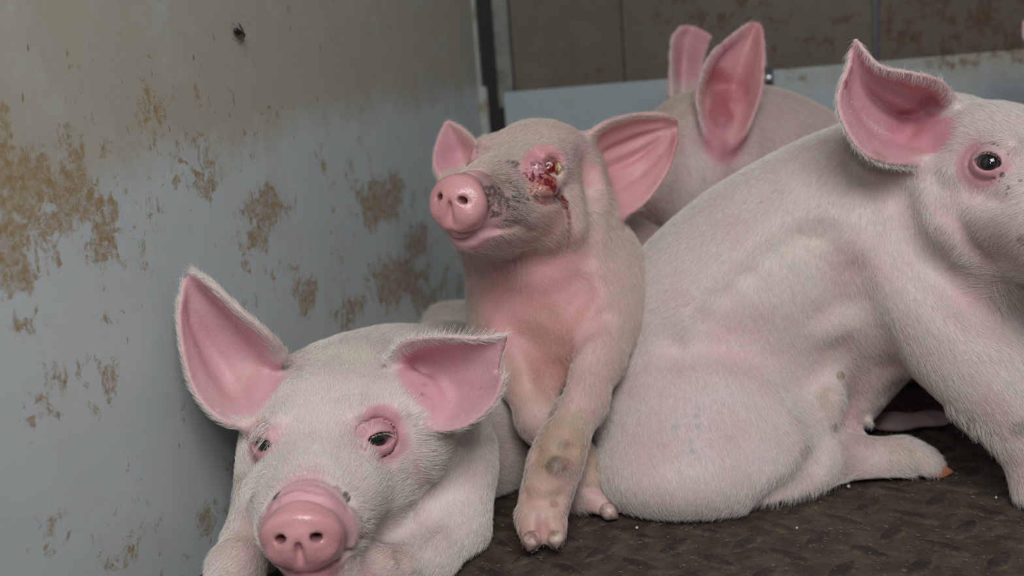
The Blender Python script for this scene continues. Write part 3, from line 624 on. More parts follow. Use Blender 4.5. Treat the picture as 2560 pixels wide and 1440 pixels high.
# ------------------------------------------------------------------ the piglets
HORN = (.50, .33, .22); ORANGE = (.50, .20, .10); PALEH = (.60, .47, .38); BROWN = (.30, .19, .10); STAIN = (.46, .33, .20)
SPEC = {}
def P1():
    hd = Head([[0.0503, 0.998, -0.037], [0.0628, -0.0402, -0.9972], [-0.9968, 0.0479, -0.0647]], [-0.1216, 0.1111, 0.6453], 1.042, lids=.58, tilt=.34, dh=1.16, en=(.84, .50, .10), eo=(.002, -.0035, -.002))
    e1 = Ear([[(705, 890, .675), (672, 838, .655), (600, 775, .645), (528, 710, .645), (480, 682, .655)],
              [(672, 920, .685), (640, 880, .68), (580, 812, .672), (515, 735, .663), (477, 690, .657)],
              [(655, 975, .675), (600, 930, .688), (540, 860, .685), (490, 770, .668), (472, 700, .658)],
              [(640, 1025, .665), (565, 990, .672), (505, 910, .668), (464, 800, .663), (466, 705, .658)],
              [(632, 1068, .655), (548, 1045, .645), (482, 965, .648), (449, 810, .652), (462, 700, .657)]], ridges=2.5, amp=.0032)
    e2 = Ear([[(985, 900, .68), (1015, 855, .655), (1095, 842, .640), (1195, 845, .632), (1264, 838, .630)],
              [(1000, 915, .68), (1035, 890, .678), (1110, 868, .665), (1195, 868, .645), (1255, 862, .634)],
              [(1015, 945, .675), (1055, 945, .690), (1120, 930, .680), (1190, 930, .655), (1244, 900, .638)],
              [(1030, 985, .665), (1072, 1005, .675), (1130, 990, .668), (1200, 965, .650), (1240, 935, .640)],
              [(1045, 1015, .655), (1082, 1070, .645), (1158, 1066, .635), (1230, 1010, .630), (1258, 945, .628)]], ridges=2.0, amp=.003)
    e1.color = (.62, .34, .375); e2.color = (.62, .33, .365)
    sp = dict(h=.0015, base=(1000, 1100, .80), head=hd, ears=[e1, e2], box=((-.26, -.03, .44), (.06, .34, 1.12)), fur=95, hlen=.0074, hrad=.00009, hk=.014)
    sp['prims'] = [chain([(900, 1010, .755, 175), (1010, 1050, .815, 215), (1110, 1040, .90, 215), (1150, 1000, 1.0, 190)], .02, kk=.03), chain([(860, 1180, .70, 140), (980, 1080, .77, 190)], .04),
        blob(1212, 1120, .825, 122, 165, 150, .03), blob(1110, 1150, .725, 125, 190, 115, .03, deg=-6), chain([(1110, 1180, .72, 105), (1118, 1320, .705, 98), (1060, 1400, .665, 74), (960, 1425, .63, 68), (850, 1480, .59, 60), (780, 1520, .56, 55)], .02),
        chain([(690, 1250, .70, 90), (640, 1350, .665, 72), (590, 1420, .63, 60), (560, 1500, .60, 58)], .02),
        blob(1000, 1080, .67, 130, 155, 110, .03, deg=-30), blob(680, 1140, .685, 70, 150, 110, .02),
        blob(845, 968, .712, 165, 100, 90, .03), 'HEAD', blob(1042, 950, .640, 40, 62, 90, .012, 's', deg=20), blob(655, 975, .632, 42, 70, 90, .012, 's', deg=-20), 'EARS', 'CARVE']
    sp['folds'] = [([(1222, 1030), (1212, 1110), (1165, 1190), (1085, 1255), (1000, 1320), (940, 1380)], 11, .020, 's', 0), ([(1010, 1070), (1020, 1130), (1040, 1190), (1060, 1230)], 7, .012, 's', 0), ([(905, 1130), (940, 1150), (985, 1150), (1010, 1120)], 4, .007, 's', 0), ([(1100, 1280), (1060, 1330), (1010, 1390)], 6, .012, 's', 0), ([(700, 1235), (745, 1218), (800, 1230)], 3, .005, 's', 0), ([(690, 1262), (745, 1240), (815, 1262)], 3, .005, 's', 0), ([(880, 1250), (915, 1300), (900, 1360)], 4, .008, 's', 0), ([(885, 1085), (905, 1050), (950, 1035), (990, 1055)], 4, .010, 's', 0)]
    sp['paint'] = [([(1040, 930), (1060, 970), (1085, 1000)], 44, (.61, .31, .345), .8), ([(1040, 925), (1060, 970), (1100, 1010)], 50, 'bare', 1.0), ([(665, 930), (640, 980), (610, 1010)], 46, (.62, .33, .365), .8), ([(670, 930), (640, 980), (610, 1010)], 50, 'bare', 1.0), (1028, 920, 22, (.45, .17, .19), .5), ([(925, 1040), (960, 1030), (985, 1050)], 20, (.56, .28, .31), .7), ([(925, 1045), (960, 1035), (985, 1055)], 17, 'bare', .8), (860, 870, 100, (.50, .43, .32), .5), (830, 850, 60, (.40, .34, .24), .45), (760, 1190, 55, (.58, .33, .34), .8), (720, 1215, 40, 'dirt', .35), (865, 1243, 16, 'dirt', 1.0), (690, 1240, 16, 'dirt', .8), (920, 1310, 20, 'dirt', .75), (745, 1185, 26, 'dirt', .4),
        (850, 1220, 26, 'dirt', .55), (1090, 1010, 60, (.66, .36, .38), .3), (1130, 1120, 60, (.64, .40, .42), .5), (910, 1120, 9, (.25, .05, .03), .9), (930, 1190, 10, 'dirt', .5), (905, 1160, 8, 'dirt', .5), (1062, 962, 9, (.35, .16, .08), .4), (1055, 985, 12, 'dirt', .5), (600, 1400, 120, (.62, .45, .40), .6), (620, 1330, 40, (.62, .47, .40), .5), (980, 1390, 90, (.62, .44, .38), .7), (900, 1430, 60, (.55, .36, .30), .6)]
    sp['flow'] = [(830, 1180, 830, 1100), (830, 1080, 830, 980), (840, 980, 845, 900), (760, 1050, 745, 970), (930, 1030, 950, 960), (900, 1250, 960, 1230), (690, 1180, 660, 1160), (1000, 1200, 1060, 1180), (1050, 1120, 1120, 1090), (1110, 1220, 1120, 1290), (1130, 1330, 1120, 1380), (960, 1400, 920, 1425), (1000, 840, 1060, 830), (640, 1320, 610, 1370), (560, 850, 500, 790), (540, 1030, 500, 1000), (1150, 1050, 1210, 1010), (700, 900, 680, 850), (830, 1430, 800, 1440), (900, 1330, 940, 1340)]
    sp['longhair'] = [(640, 1090, 45, 260, .014, -.6, .8), (640, 1200, 50, 120, .011, -.7, .6)]
    SPEC[1] = sp
    return pig('piglet', sp, 'white piglet in the front resting its head low, pink snout towards the viewer')
def P2():
    hd = Head([[-0.4281, 0.8955, 0.122], [0.0314, 0.1496, -0.9882], [-0.9032, -0.4193, -0.0921]], [0.0042, -0.0794, 0.7594], 0.968, lids=.9, eyes=(-1,), tilt=.0, dh=1.0)
    e1 = Ear([[(1430, 385, .79), (1500, 315, .79), (1580, 288, .805), (1655, 286, .815), (1690, 300, .82)],
              [(1440, 410, .80), (1500, 365, .815), (1580, 330, .825), (1650, 315, .825), (1688, 312, .824)],
              [(1450, 440, .795), (1515, 415, .825), (1590, 385, .835), (1655, 345, .828), (1690, 325, .825)],
              [(1462, 470, .79), (1525, 480, .815), (1600, 445, .825), (1662, 385, .822), (1690, 340, .822)],
              [(1478, 500, .785), (1530, 546, .79), (1608, 508, .805), (1668, 425, .812), (1692, 350, .818)]], ridges=5, amp=.0024)
    e2 = Ear([[(1215, 405, .86), (1195, 362, .865), (1160, 325, .87), (1122, 304, .875)],
              [(1170, 430, .88), (1150, 385, .885), (1135, 345, .88), (1118, 308, .877)],
              [(1105, 450, .865), (1086, 410, .865), (1094, 355, .87), (1114, 308, .875)]], ns=24, nt=14)
    e1.tipcol = (.34, .09, .09); e1.color = (.61, .29, .30); e2.color = (.60, .29, .32)
    sp = dict(h=.0015, base=(1450, 1290, .78), head=hd, ears=[e1, e2], box=((-.085, -.20, .62), (.30, .27, 1.20)), fur=75, hlen=.0068, hrad=.000085, hk=.018, col=(.59, .41, .37), hair=HAIR2)
    sp['prims'] = [chain([(1355, 560, .845, 150), (1385, 680, .835, 180), (1400, 775, .83, 188), (1560, 840, .96, 200), (1640, 900, 1.06, 205)], .03, kk=.04), chain([(1540, 720, .93, 180), (1640, 800, 1.0, 200)], .03),
        blob(1330, 590, .80, 175, 85, 110, .03), blob(1350, 520, .79, 110, 105, 80, .03),
        chain([(1490, 780, .80, 100), (1478, 890, .76, 76), (1448, 1000, .73, 62), (1408, 1105, .712, 50), (1386, 1165, .705, 55), (1366, 1235, .70, 50), (1354, 1288, .696, 57)], .022, kk=.014),
        chain([(1340, 1298, .688, 44), (1331, 1346, .678, 29)], .010), chain([(1370, 1298, .690, 42), (1387, 1342, .68, 27)], .005),
        chain([(1278, 830, .825, 80), (1304, 930, .79, 56), (1348, 1045, .765, 44), (1430, 1150, .760, 46), (1478, 1225, .752, 54)], .022, kk=.02),
        chain([(1482, 1240, .750, 48), (1515, 1278, .738, 27)], .008), chain([(1458, 1250, .754, 40), (1440, 1275, .754, 18)], .008),
        chain([(1585, 1240, .88, 60), (1620, 1260, .90, 60)], .01), 'HEAD', blob(1478, 430, .765, 30, 56, 60, .014, 's', deg=10), 'EARS', 'CARVE']
    sp['avoid'] = [SPEC[3], SPEC[1]]
    sp['folds'] = [([(1340, 425)], 24, .012, 'u', .35), ([(1350, 474), (1380, 470)], 22, .012, 'u', .35), ([(1305, 412), (1320, 388), (1350, 372), (1385, 374), (1404, 398), (1406, 440)], 9, .008, 'u', .1), ([(1378, 418)], 22, .004, 's', .0), ([(1300, 430), (1325, 448), (1370, 448)], 4, .006, 's', 0), ([(1320, 470), (1350, 500), (1390, 498)], 4, .008, 's', 0), ([(1330, 462), (1360, 470), (1385, 480)], 3, .005, 's', 0),
        ([(1180, 652), (1260, 668), (1360, 664), (1440, 640)], 13, .022, 's', 0), ([(1200, 712), (1290, 742), (1380, 740), (1450, 705)], 12, .02, 's', 0), ([(1225, 765), (1300, 800), (1350, 850), (1378, 905)], 13, .018, 's', 0), ([(1460, 745), (1420, 790), (1395, 850), (1382, 920)], 15, .02, 's', 0), ([(1510, 790), (1450, 830), (1415, 880), (1395, 940)], 11, .016, 's', 0), ([(1260, 810), (1320, 860), (1365, 925)], 11, .016, 's', 0), ([(1250, 740), (1320, 765), (1370, 800), (1385, 860)], 10, .016, 's', 0),
        ([(1388, 890), (1385, 950), (1372, 1020)], 20, .020, 's', 0), ([(1478, 480), (1490, 560), (1480, 640)], 6, .016, 's', 0), ([(1410, 500), (1428, 560), (1424, 620)], 5, .010, 's', 0), ([(1250, 560), (1290, 560), (1330, 580)], 4, .008, 's', 0), ([(1216, 470), (1240, 520), (1230, 570)], 5, .010, 's', 0), ([(1356, 1285), (1357, 1315), (1358, 1355)], 10, .006, 's', 0), ([(1300, 1240), (1350, 1256), (1400, 1245)], 4, .010, 's', 0), ([(1340, 1135), (1380, 1140), (1430, 1125)], 4, .012, 's', 0), ([(1390, 1165)], 16, .012, 'u', .5), ([(1470, 1220), (1500, 1222)], 4, .008, 's', 0)]
    R = (.33, .016, .016); DR = (.13, .01, .012); MUD = (.16, .12, .085)
    sp['paint'] = [(1480, 440, 34, (.58, .30, .29), .7), (1480, 440, 34, 'bare', .7), (1340, 750, 170, (.60, .28, .275), .95), (1450, 950, 110, (.60, .36, .34), .7), (1330, 640, 90, (.58, .36, .33), .5), (1300, 700, 70, (.60, .27, .26), .6), (1370, 860, 90, (.58, .26, .25), .75), (1420, 760, 80, (.60, .30, .29), .5), (1480, 850, 60, (.62, .40, .38), .6), (1320, 960, 60, (.58, .34, .27), .6), (1420, 980, 50, (.58, .34, .31), .6),
        (1260, 380, 90, (.44, .37, .28), .6), (1360, 350, 80, (.50, .42, .33), .4), (1250, 480, 75, MUD, .85), (1290, 520, 65, MUD, .7), (1270, 430, 55, MUD, .7), (1240, 500, 50, 'dirt', .75), (1285, 545, 40, 'dirt', .6), (1300, 480, 40, 'dirt', .7), (1280, 408, 22, 'dirt', .9), (1200, 440, 40, 'dirt', .3),
        (1280, 408, 15, (.03, .03, .03), .9), (1300, 440, 12, (.03, .03, .03), .8), (1345, 590, 70, (.47, .30, .24), .6), (1390, 560, 50, (.40, .20, .16), .6), (1415, 600, 30, (.28, .12, .09), .6), (1330, 640, 60, (.46, .33, .26), .5),
        (1352, 425, 52, (.50, .16, .17), .8), (1372, 470, 44, (.44, .15, .13), .85), (1335, 425, 24, (.56, .27, .30), .9), ([(1318, 400), (1340, 380), (1375, 376), (1402, 395)], 16, (.58, .24, .27), .9), (1350, 380, 22, (.60, .26, .29), .8), (1345, 480, 26, (.50, .27, .20), .6), (1380, 415, 20, (.25, .012, .012), 1), (1375, 450, 36, 'blood', .75), (1360, 475, 46, 'blood', .45), (1398, 478, 20, 'blood', .9), (1325, 445, 26, 'blood', .5), ([(1392, 488), (1405, 500), (1415, 515)], 11, 'blood', 1.0), ([(1416, 515), (1423, 545), (1424, 580), (1421, 618)], 6, (.20, .05, .04), .7), ([(1405, 500), (1370, 508), (1335, 500)], 7, (.17, .05, .035), .7), ([(1424, 560), (1418, 620)], 9, 'blood', .35),
        (1360, 420, 50, 'wet', 1), (1375, 480, 40, 'wet', .9), (1355, 425, 58, 'bare', 1), (1380, 480, 45, 'bare', 1), (1405, 530, 20, 'bare', .8), (1404, 420, 9, (.10, .02, .02), .8),
        (1160, 600, 50, (.58, .30, .34), .7), (1230, 560, 50, (.60, .33, .36), .7), (1150, 585, 40, 'bare', .7), (1260, 575, 30, 'dirt', .25), (1200, 610, 50, (.60, .34, .32), .6), (1270, 600, 40, (.55, .32, .28), .5),
        ([(1430, 1080), (1400, 1120), (1380, 1180)], 58, (.43, .30, .21), .7), ([(1400, 1120), (1370, 1230), (1350, 1290)], 70, 'bare', .6), (1340, 790, 170, 'bare', .6), ([(1260, 700), (1340, 720), (1420, 700)], 60, (.55, .25, .24), .5), ([(1330, 820), (1375, 880), (1385, 940)], 45, (.50, .22, .21), .6), (1332, 1335, 50, 'bare', .95), (1388, 1335, 44, 'bare', .95), (1510, 1270, 50, 'bare', .9), ([(1310, 960), (1350, 1060)], 50, 'bare', .5), (1345, 1330, 45, (.52, .34, .28), .6), ([(1370, 1230), (1360, 1290)], 55, (.56, .38, .31), .6), (1340, 1240, 30, (.55, .28, .24), .5), (1390, 1165, 28, (.13, .10, .07), .85), (1405, 1110, 20, (.28, .20, .13), .6), (1420, 1160, 18, (.18, .09, .05), .6), (1350, 1230, 40, (.52, .32, .26), .6), (1390, 1230, 30, (.50, .37, .26), .7), (1385, 1260, 12, (.25, .08, .04), .7), (1370, 1170, 20, 'dirt', .5), (1400, 1100, 26, 'dirt', .25), (1357, 1320, 16, (.50, .22, .24), .8),
        (1330, 1330, 20, (.50, .30, .22), .8), (1385, 1330, 14, (.35, .22, .12), .7), (1480, 1160, 60, (.52, .36, .22), .8), (1500, 1200, 30, (.45, .28, .15), .7), (1490, 1250, 30, (.60, .40, .36), .7)]
    sp['flow'] = [(1290, 380, 1360, 350), (1360, 350, 1430, 345), (1330, 600, 1380, 620), (1200, 640, 1230, 680), (1300, 650, 1340, 680), (1400, 650, 1430, 700), (1250, 780, 1270, 840), (1450, 540, 1470, 600), (1560, 640, 1575, 720), (1500, 760, 1500, 850), (1490, 900, 1455, 990), (1420, 1060, 1400, 1130), (1370, 1180, 1365, 1240), (1300, 900, 1320, 980), (1440, 420, 1500, 380), (1560, 300, 1620, 290), (1480, 1180, 1490, 1230), (1620, 640, 1650, 650), (1350, 1280, 1350, 1330), (1380, 760, 1385, 820)]
    sp['longhair'] = [(1150, 625, 50, 110, .011, -.3, 1), (1220, 650, 60, 140, .011, -.2, 1), (1280, 655, 50, 150, .010, 0, 1)]
    sp['hooves'] = [(1329, 1352, .673, 27, 24, -98, 0, (.60, .42, .36)), (1390, 1348, .675, 25, 21, -80, 0, (.60, .45, .37)), (1302, 1288, .70, 24, 11, -95, 0, (.55, .42, .33)), (1524, 1280, .731, 27, 22, -30, 0, (.58, .42, .36)), (1550, 1283, .745, 20, 9, -50, 0, (.58, .42, .40)), (1432, 1270, .755, 18, 8, -50, 0, (.55, .38, .34))]
    def ec(S, col):
        c2 = np.tile([.20, .008, .01], (len(S), 1)); return c2
    sp['eyecol'] = ec; sp['eyes'] = ()
    SPEC[2] = sp
    r, hit = pig('piglet', sp, 'piglet sitting upright with a bloody swollen wounded eye, snout raised')
    # injured eye: dark red clot with a crust beside it
    for (px, py, rp_, off, c, nm, sh) in ((1374, 416, 27, .003, (.15, .005, .007), 'blood_clot', (.95, 1.1, .6)), (1398, 423, 14, -.0005, (.34, .23, .11), 'wound_crust', (.75, 1.5, .5)), (1338, 424, 24, .004, (.50, .24, .27), 'swollen_eyelid', (1.05, 1.0, .6))):
        p = hit(px, py)
        if p is None: continue
        S, Fc = uvsphere(40, 28); rad = rp_ * p[2] / F; b = 1 + .08 * np.sin(S @ np.array([5., 3., 2.]) * 2) * np.cos(S @ np.array([-2., 6., 3.])); v = p + np.array([0, 0, off]) + S * b[:, None] * rad * sh
        o = mesh_obj(nm, W(v), Fc, WOUND, r); vattr(o.data, 'Col', np.tile(c, (len(S), 1))); o['label'] = {'blood_clot': 'dark red glossy clot', 'wound_crust': 'yellowish crust', 'swollen_eyelid': 'swollen pink lid'}[nm]
    return r
def P3():
    hd = Head([[0.197, 0.9722, 0.1268], [0.2617, 0.0725, -0.9624], [-0.9448, 0.2228, -0.2401]], [0.3568, -0.0677, 0.688], 1.025, lids=.80, en=(.62, .76, .16), eo=(.0, -.0015, 0))
    e1 = Ear([[(2392, 275, .735), (2352, 206, .705), (2275, 182, .695), (2198, 165, .695), (2139, 100, .70)],
              [(2375, 300, .75), (2330, 255, .745), (2255, 228, .73), (2185, 190, .715), (2136, 112, .703)],
              [(2350, 330, .76), (2300, 305, .765), (2225, 285, .745), (2165, 230, .725), (2132, 125, .705)],
              [(2335, 360, .75), (2270, 360, .745), (2190, 330, .73), (2128, 250, .715), (2128, 130, .705)],
              [(2330, 395, .735), (2240, 408, .705), (2150, 372, .695), (2096, 262, .698), (2124, 160, .702)]], ridges=3.5, amp=.0042)
    e1.color = (.60, .29, .32)
    e2 = Ear([[(2640, 160, .74), (2680, 60, .74), (2740, -20, .75)], [(2690, 200, .76), (2730, 80, .76), (2760, -10, .76)], [(2740, 220, .74), (2790, 110, .74), (2790, 0, .75)]], ns=20, nt=12)
    sp = dict(h=.00155, base=(1800, 1290, .80), head=hd, ears=[e1, e2], box=((.05, -.21, .52), (.47, .25, 1.0)), fur=80, hlen=.0072, hrad=.000085, hk=.016, col=(.64, .515, .475), hair=HAIR3)
    sp['prims'] = [chain([(1700, 1010, .86, 215), (1780, 860, .85, 250), (1930, 730, .845, 255), (2090, 640, .835, 250), (2230, 560, .82, 225), (2360, 430, .79, 190)], .03, kk=.05),
        chain([(1980, 900, .85, 230), (2120, 775, .84, 190)], .04), blob(1780, 1070, .80, 300, 218, 235, .022, deg=-4), blob(1720, 1190, .752, 228, 125, 170, .03), blob(1930, 1150, .775, 170, 125, 130, .03, deg=8),
        chain([(1960, 1170, .79, 90), (2060, 1165, .785, 66), (2160, 1160, .78, 54), (2255, 1155, .775, 52), (2305, 1168, .775, 38), (2330, 1180, .775, 22)], .022, kk=.015),
        chain([(2250, 640, .78, 160), (2335, 750, .755, 145), (2415, 860, .735, 112), (2485, 950, .72, 92), (2548, 1035, .71, 68), (2592, 1140, .705, 46), (2615, 1260, .70, 42), (2625, 1340, .695, 46)], .03, kk=.03),
        chain([(2480, 760, .86, 120), (2500, 900, .87, 70), (2520, 1080, .87, 40), (2510, 1200, .87, 36)], .03, kk=.02),
        blob(2430, 560, .735, 150, 150, 120, .02), blob(2480, 680, .72, 130, 80, 90, .02, deg=-25),
        chain([(2140, 1075, .80, 10), (2146, 1083, .795, 7)], .006), chain([(2165, 1045, .80, 9), (2172, 1052, .796, 6)], .006), chain([(2190, 990, .80, 9), (2200, 996, .796, 6)], .006), chain([(2105, 1095, .79, 9), (2112, 1104, .786, 6)], .006),
        'HEAD', blob(2328, 335, .70, 34, 52, 70, .014, 's', deg=10), 'EARS', 'CARVE']
    sp['folds'] = [([(2240, 500), (2270, 590), (2330, 670), (2400, 735), (2470, 778), (2540, 790)], 16, .030, 's', 0), ([(2130, 690), (2150, 760), (2190, 850), (2225, 925)], 13, .026, 's', 0), ([(1700, 870), (1800, 862), (1900, 882), (1990, 930), (2050, 1000), (2078, 1070)], 12, .026, 's', 0), ([(2030, 930), (2075, 985), (2092, 1050)], 16, .02, 'u', .3), ([(2110, 880), (2150, 940), (2150, 1000), (2115, 1070)], 12, .026, 's', 0)] + \
        [(g, 4, .030, 's', 0) for g in ([(1770, 800), (1850, 835), (1950, 880), (2030, 940)], [(1820, 740), (1900, 810), (1990, 870), (2060, 930)], [(1880, 690), (1950, 780), (2030, 850), (2080, 900)], [(1940, 640), (1985, 730), (2040, 800)], [(2000, 600), (2025, 690), (2070, 780)], [(2060, 600), (2070, 680), (2100, 760)])] + \
        [([(2040, 1170), (1990, 1215), (1935, 1250), (1890, 1280)], 8, .02, 's', 0), ([(2000, 980), (2030, 1040), (2060, 1100), (2050, 1150)], 8, .024, 's', 0), ([(2372, 470), (2388, 540), (2420, 610), (2470, 650)], 5, .014, 's', 0), ([(2330, 440), (2345, 520)], 5, .016, 's', 0), ([(2290, 1130), (2300, 1170), (2296, 1200)], 4, .008, 's', 0), ([(2420, 480), (2500, 500), (2560, 490)], 4, .014, 's', 0)]
    TL = (.62, .455, .485)
    sp['paint'] = [([(2350, 330), (2310, 350), (2270, 350)], 42, (.56, .26, .29), .8), ([(2350, 330), (2310, 350), (2260, 350)], 46, 'bare', 1.0), ([(2330, 300), (2290, 300), (2270, 330)], 50, 'bare', 1.0), ([(2320, 310), (2285, 315)], 34, (.52, .22, .25), .8), ([(2320, 250), (2290, 290), (2260, 300)], 22, (.47, .18, .21), .5), (2310, 300, 26, (.36, .12, .15), .6), (1780, 1080, 230, TL, .35), (1700, 1150, 200, TL, .35), (1860, 1000, 180, TL, .35), (1850, 880, 90, (.62, .36, .38), .5), (1700, 900, 60, (.62, .40, .42), .4), (1990, 640, 110, (.62, .54, .44), .5), (2000, 900, 70, (.58, .40, .34), .5), (2140, 860, 80, (.50, .33, .27), .6), (2150, 940, 60, (.50, .30, .27), .7), (2180, 960, 60, (.48, .27, .25), .6), (2120, 1050, 50, (.55, .26, .27), .7), (2140, 700, 60, (.56, .32, .32), .5), (2110, 640, 50, (.56, .34, .34), .4), (2103, 940, 12, (.22, .13, .04), .9), (2090, 1000, 50, (.48, .35, .27), .5),
        (2350, 560, 70, (.60, .36, .37), .5), (2400, 520, 60, (.60, .38, .38), .5), (2465, 412, 62, (.50, .27, .29), .6), (2490, 640, 90, (.52, .33, .33), .6), (2470, 700, 70, (.50, .30, .31), .6), (2440, 800, 70, (.58, .33, .33), .4), (2380, 750, 60, (.62, .42, .42), .4), (2250, 850, 60, (.52, .42, .34), .5), (2470, 250, 90, (.46, .40, .33), .5), (2450, 240, 60, (.40, .35, .29), .4), (2500, 200, 100, (.42, .37, .31), .5), (2540, 340, 80, (.56, .50, .44), .5),
        (2506, 436, 8, 'dirt', 1), (2520, 470, 9, 'dirt', .9), (2516, 483, 7, 'dirt', .9), (2500, 455, 9, 'dirt', .6), (2552, 452, 8, 'dirt', .8), (2556, 600, 16, (.20, .05, .06), .8), (2425, 410, 10, 'dirt', .45), (2230, 900, 40, (.42, .26, .20), .5), (2330, 1050, 90, (.58, .38, .40), .5), (2480, 1050, 60, (.58, .34, .37), .5), (2550, 1075, 22, (.08, .07, .05), .9), (2550, 1170, 40, (.58, .32, .34), .6), (1690, 800, 30, (.55, .50, .42), .3),
        (2160, 1160, 70, (.60, .38, .38), .6), (2270, 1150, 50, (.45, .34, .25), .7), (2290, 1180, 40, 'dirt', .35), (2250, 1130, 30, 'dirt', .3), (1790, 1250, 70, (.58, .44, .38), .4), (1850, 1230, 60, (.50, .42, .36), .35), (2000, 1230, 60, (.46, .38, .33), .5), (1960, 1120, 60, (.56, .48, .42), .3), (1600, 1240, 80, (.62, .46, .46), .4), (2250, 300, 60, (.50, .20, .22), .3), (2200, 390, 22, (.38, .22, .15), .5), (2290, 380, 20, (.38, .22, .14), .4), (2115, 210, 12, (.35, .05, .05), .8), (2300, 320, 20, (.35, .12, .12), .5), (2197, 152, 8, 'dirt', .9)]
    for gx, gy, gr in ((1740, 1040, 9), (1745, 1065, 9), (1690, 1068, 11), (1725, 1105, 8), (1730, 1130, 9), (1820, 1095, 10), (1660, 1072, 6), (1745, 1020, 7)): sp['paint'].append((gx, gy, gr, (.27, .37, .35), .6))
    sp['flow'] = [(1900, 560, 1860, 640), (1800, 640, 1750, 720), (1950, 700, 1960, 780), (2060, 560, 2040, 660), (2200, 500, 2190, 600), (1700, 780, 1640, 860), (1600, 950, 1580, 1040), (1750, 950, 1760, 1040), (1900, 950, 1930, 1040), (1800, 1100, 1810, 1180), (1650, 1150, 1670, 1220), (2000, 1060, 2040, 1120), (1900, 1200, 1880, 1250), (2150, 1160, 2100, 1165), (2100, 800, 2120, 860), (2170, 900, 2190, 940), (2280, 760, 2330, 860), (2400, 900, 2450, 980), (2500, 1080, 2530, 1130), (2440, 860, 2480, 900), (2330, 480, 2320, 560), (2420, 330, 2360, 300), (2500, 300, 2440, 240), (2530, 240, 2480, 210), (2400, 480, 2390, 560), (2500, 560, 2450, 620), (2480, 700, 2430, 690), (2530, 500, 2490, 530), (2150, 1180, 2220, 1180)]
    sp['longhair'] = [(2400, 1045, 50, 160, .010, .2, 1), (2470, 1085, 40, 120, .010, .2, 1), (2530, 730, 60, 200, .011, .4, 1), (2330, 260, 60, 60, .008, -.3, -.7)]
    sp['hooves'] = [(2345, 1180, .768, 38, 23, 8, 0, ORANGE), (2318, 1146, .772, 30, 13, -38, 0, (.30, .18, .13)), (2605, 1350, .69, 26, 18, -100, 0, HORN)]
    SPEC[3] = sp
    return pig('piglet', sp, 'large white piglet on the right sitting sideways on its rump, head turned to the viewer')
def P4():
    f = np.array([-.80, .30, .10]); f /= np.linalg.norm(f); u = np.array([-.05, -.95, -.15]); y = np.cross(u, f); y /= np.linalg.norm(y); u = np.cross(f, y)
    hd = Head(np.stack([f, y, u], 1), V(1650, 405, 1.0), .98, lids=.8)
    e1 = Ear([[(1795, 372, .945), (1756, 318, .935), (1742, 235, .935), (1770, 145, .94), (1830, 88, .945), (1868, 60, .95)],
              [(1800, 374, .965), (1780, 320, .965), (1772, 240, .965), (1800, 155, .955), (1848, 98, .953), (1882, 58, .953)],
              [(1815, 376, .968), (1822, 320, .975), (1830, 240, .970), (1848, 160, .962), (1875, 105, .958), (1892, 60, .955)],
              [(1832, 376, .945), (1868, 322, .937), (1900, 240, .935), (1909, 160, .937), (1907, 100, .942), (1902, 66, .95)]], k=.012, root=.005, ridges=2, amp=.003)
    e2 = Ear([[(1678, 240, 1.05), (1676, 160, 1.05), (1678, 100, 1.055), (1700, 66, 1.06)],
              [(1700, 240, 1.07), (1705, 160, 1.075), (1715, 100, 1.07), (1735, 70, 1.065)],
              [(1745, 235, 1.06), (1755, 160, 1.06), (1768, 115, 1.055), (1778, 92, 1.05)]], k=.008)
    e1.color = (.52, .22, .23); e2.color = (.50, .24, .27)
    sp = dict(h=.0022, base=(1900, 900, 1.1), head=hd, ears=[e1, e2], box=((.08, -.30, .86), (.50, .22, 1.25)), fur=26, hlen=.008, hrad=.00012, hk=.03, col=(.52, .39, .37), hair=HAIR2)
    sp['prims'] = [chain([(1800, 420, 1.01, 90), (1780, 440, 1.02, 110)], .02), chain([(1760, 430, 1.03, 150), (1850, 440, 1.06, 195), (1950, 520, 1.08, 225), (2080, 640, 1.09, 230), (2250, 700, 1.09, 220)], .03, kk=.05), blob(1760, 520, 1.0, 130, 110, 120, .03),
        chain([(1820, 620, 1.02, 90), (1800, 780, 1.0, 55), (1790, 950, 1.0, 45)], .03), chain([(2260, 760, 1.03, 120), (2250, 900, 1.02, 60), (2240, 990, 1.02, 50)], .03), 'HEAD', 'EARS', 'CARVE']
    sp['folds'] = [([(1850, 400), (1870, 480), (1860, 560)], 10, .03, 's', 0), ([(1700, 590), (1800, 570), (1850, 540)], 8, .02, 's', 0)]; sp['avoid'] = [SPEC[2], SPEC[3]]
    sp['paint'] = [([(1830, 170), (1815, 250), (1810, 330), (1812, 360)], 46, (.52, .22, .23), .95), ([(1815, 150), (1815, 250), (1810, 350)], 60, 'bare', 1), ([(1800, 190), (1798, 250), (1805, 300)], 26, (.36, .10, .12), .7), (1680, 260, 90, (.42, .37, .28), .6), (1640, 330, 70, (.45, .37, .28), .4), (1740, 540, 80, (.50, .48, .40), .4), (1850, 480, 70, (.60, .40, .42), .5), (2050, 370, 80, (.40, .30, .27), .5), (1600, 540, 60, (.34, .20, .18), .7), (1700, 600, 60, (.44, .28, .28), .7), (1700, 460, 80, (.58, .50, .42), .5), (1800, 290, 30, (.36, .10, .11), .6), (1840, 230, 40, (.42, .12, .13), .5)]  # dark brown-pinks low on the left: underside shading painted into the skin colour
    sp['flow'] = [(1640, 300, 1720, 260), (1650, 450, 1700, 500), (1750, 440, 1760, 530), (1900, 420, 1910, 520), (2000, 380, 2020, 460), (1850, 520, 1850, 560), (1720, 520, 1740, 570)]
    SPEC[4] = sp
    return pig('piglet', sp, 'piglet at the back with both ears pricked up, standing before the pale lower panel')[0]
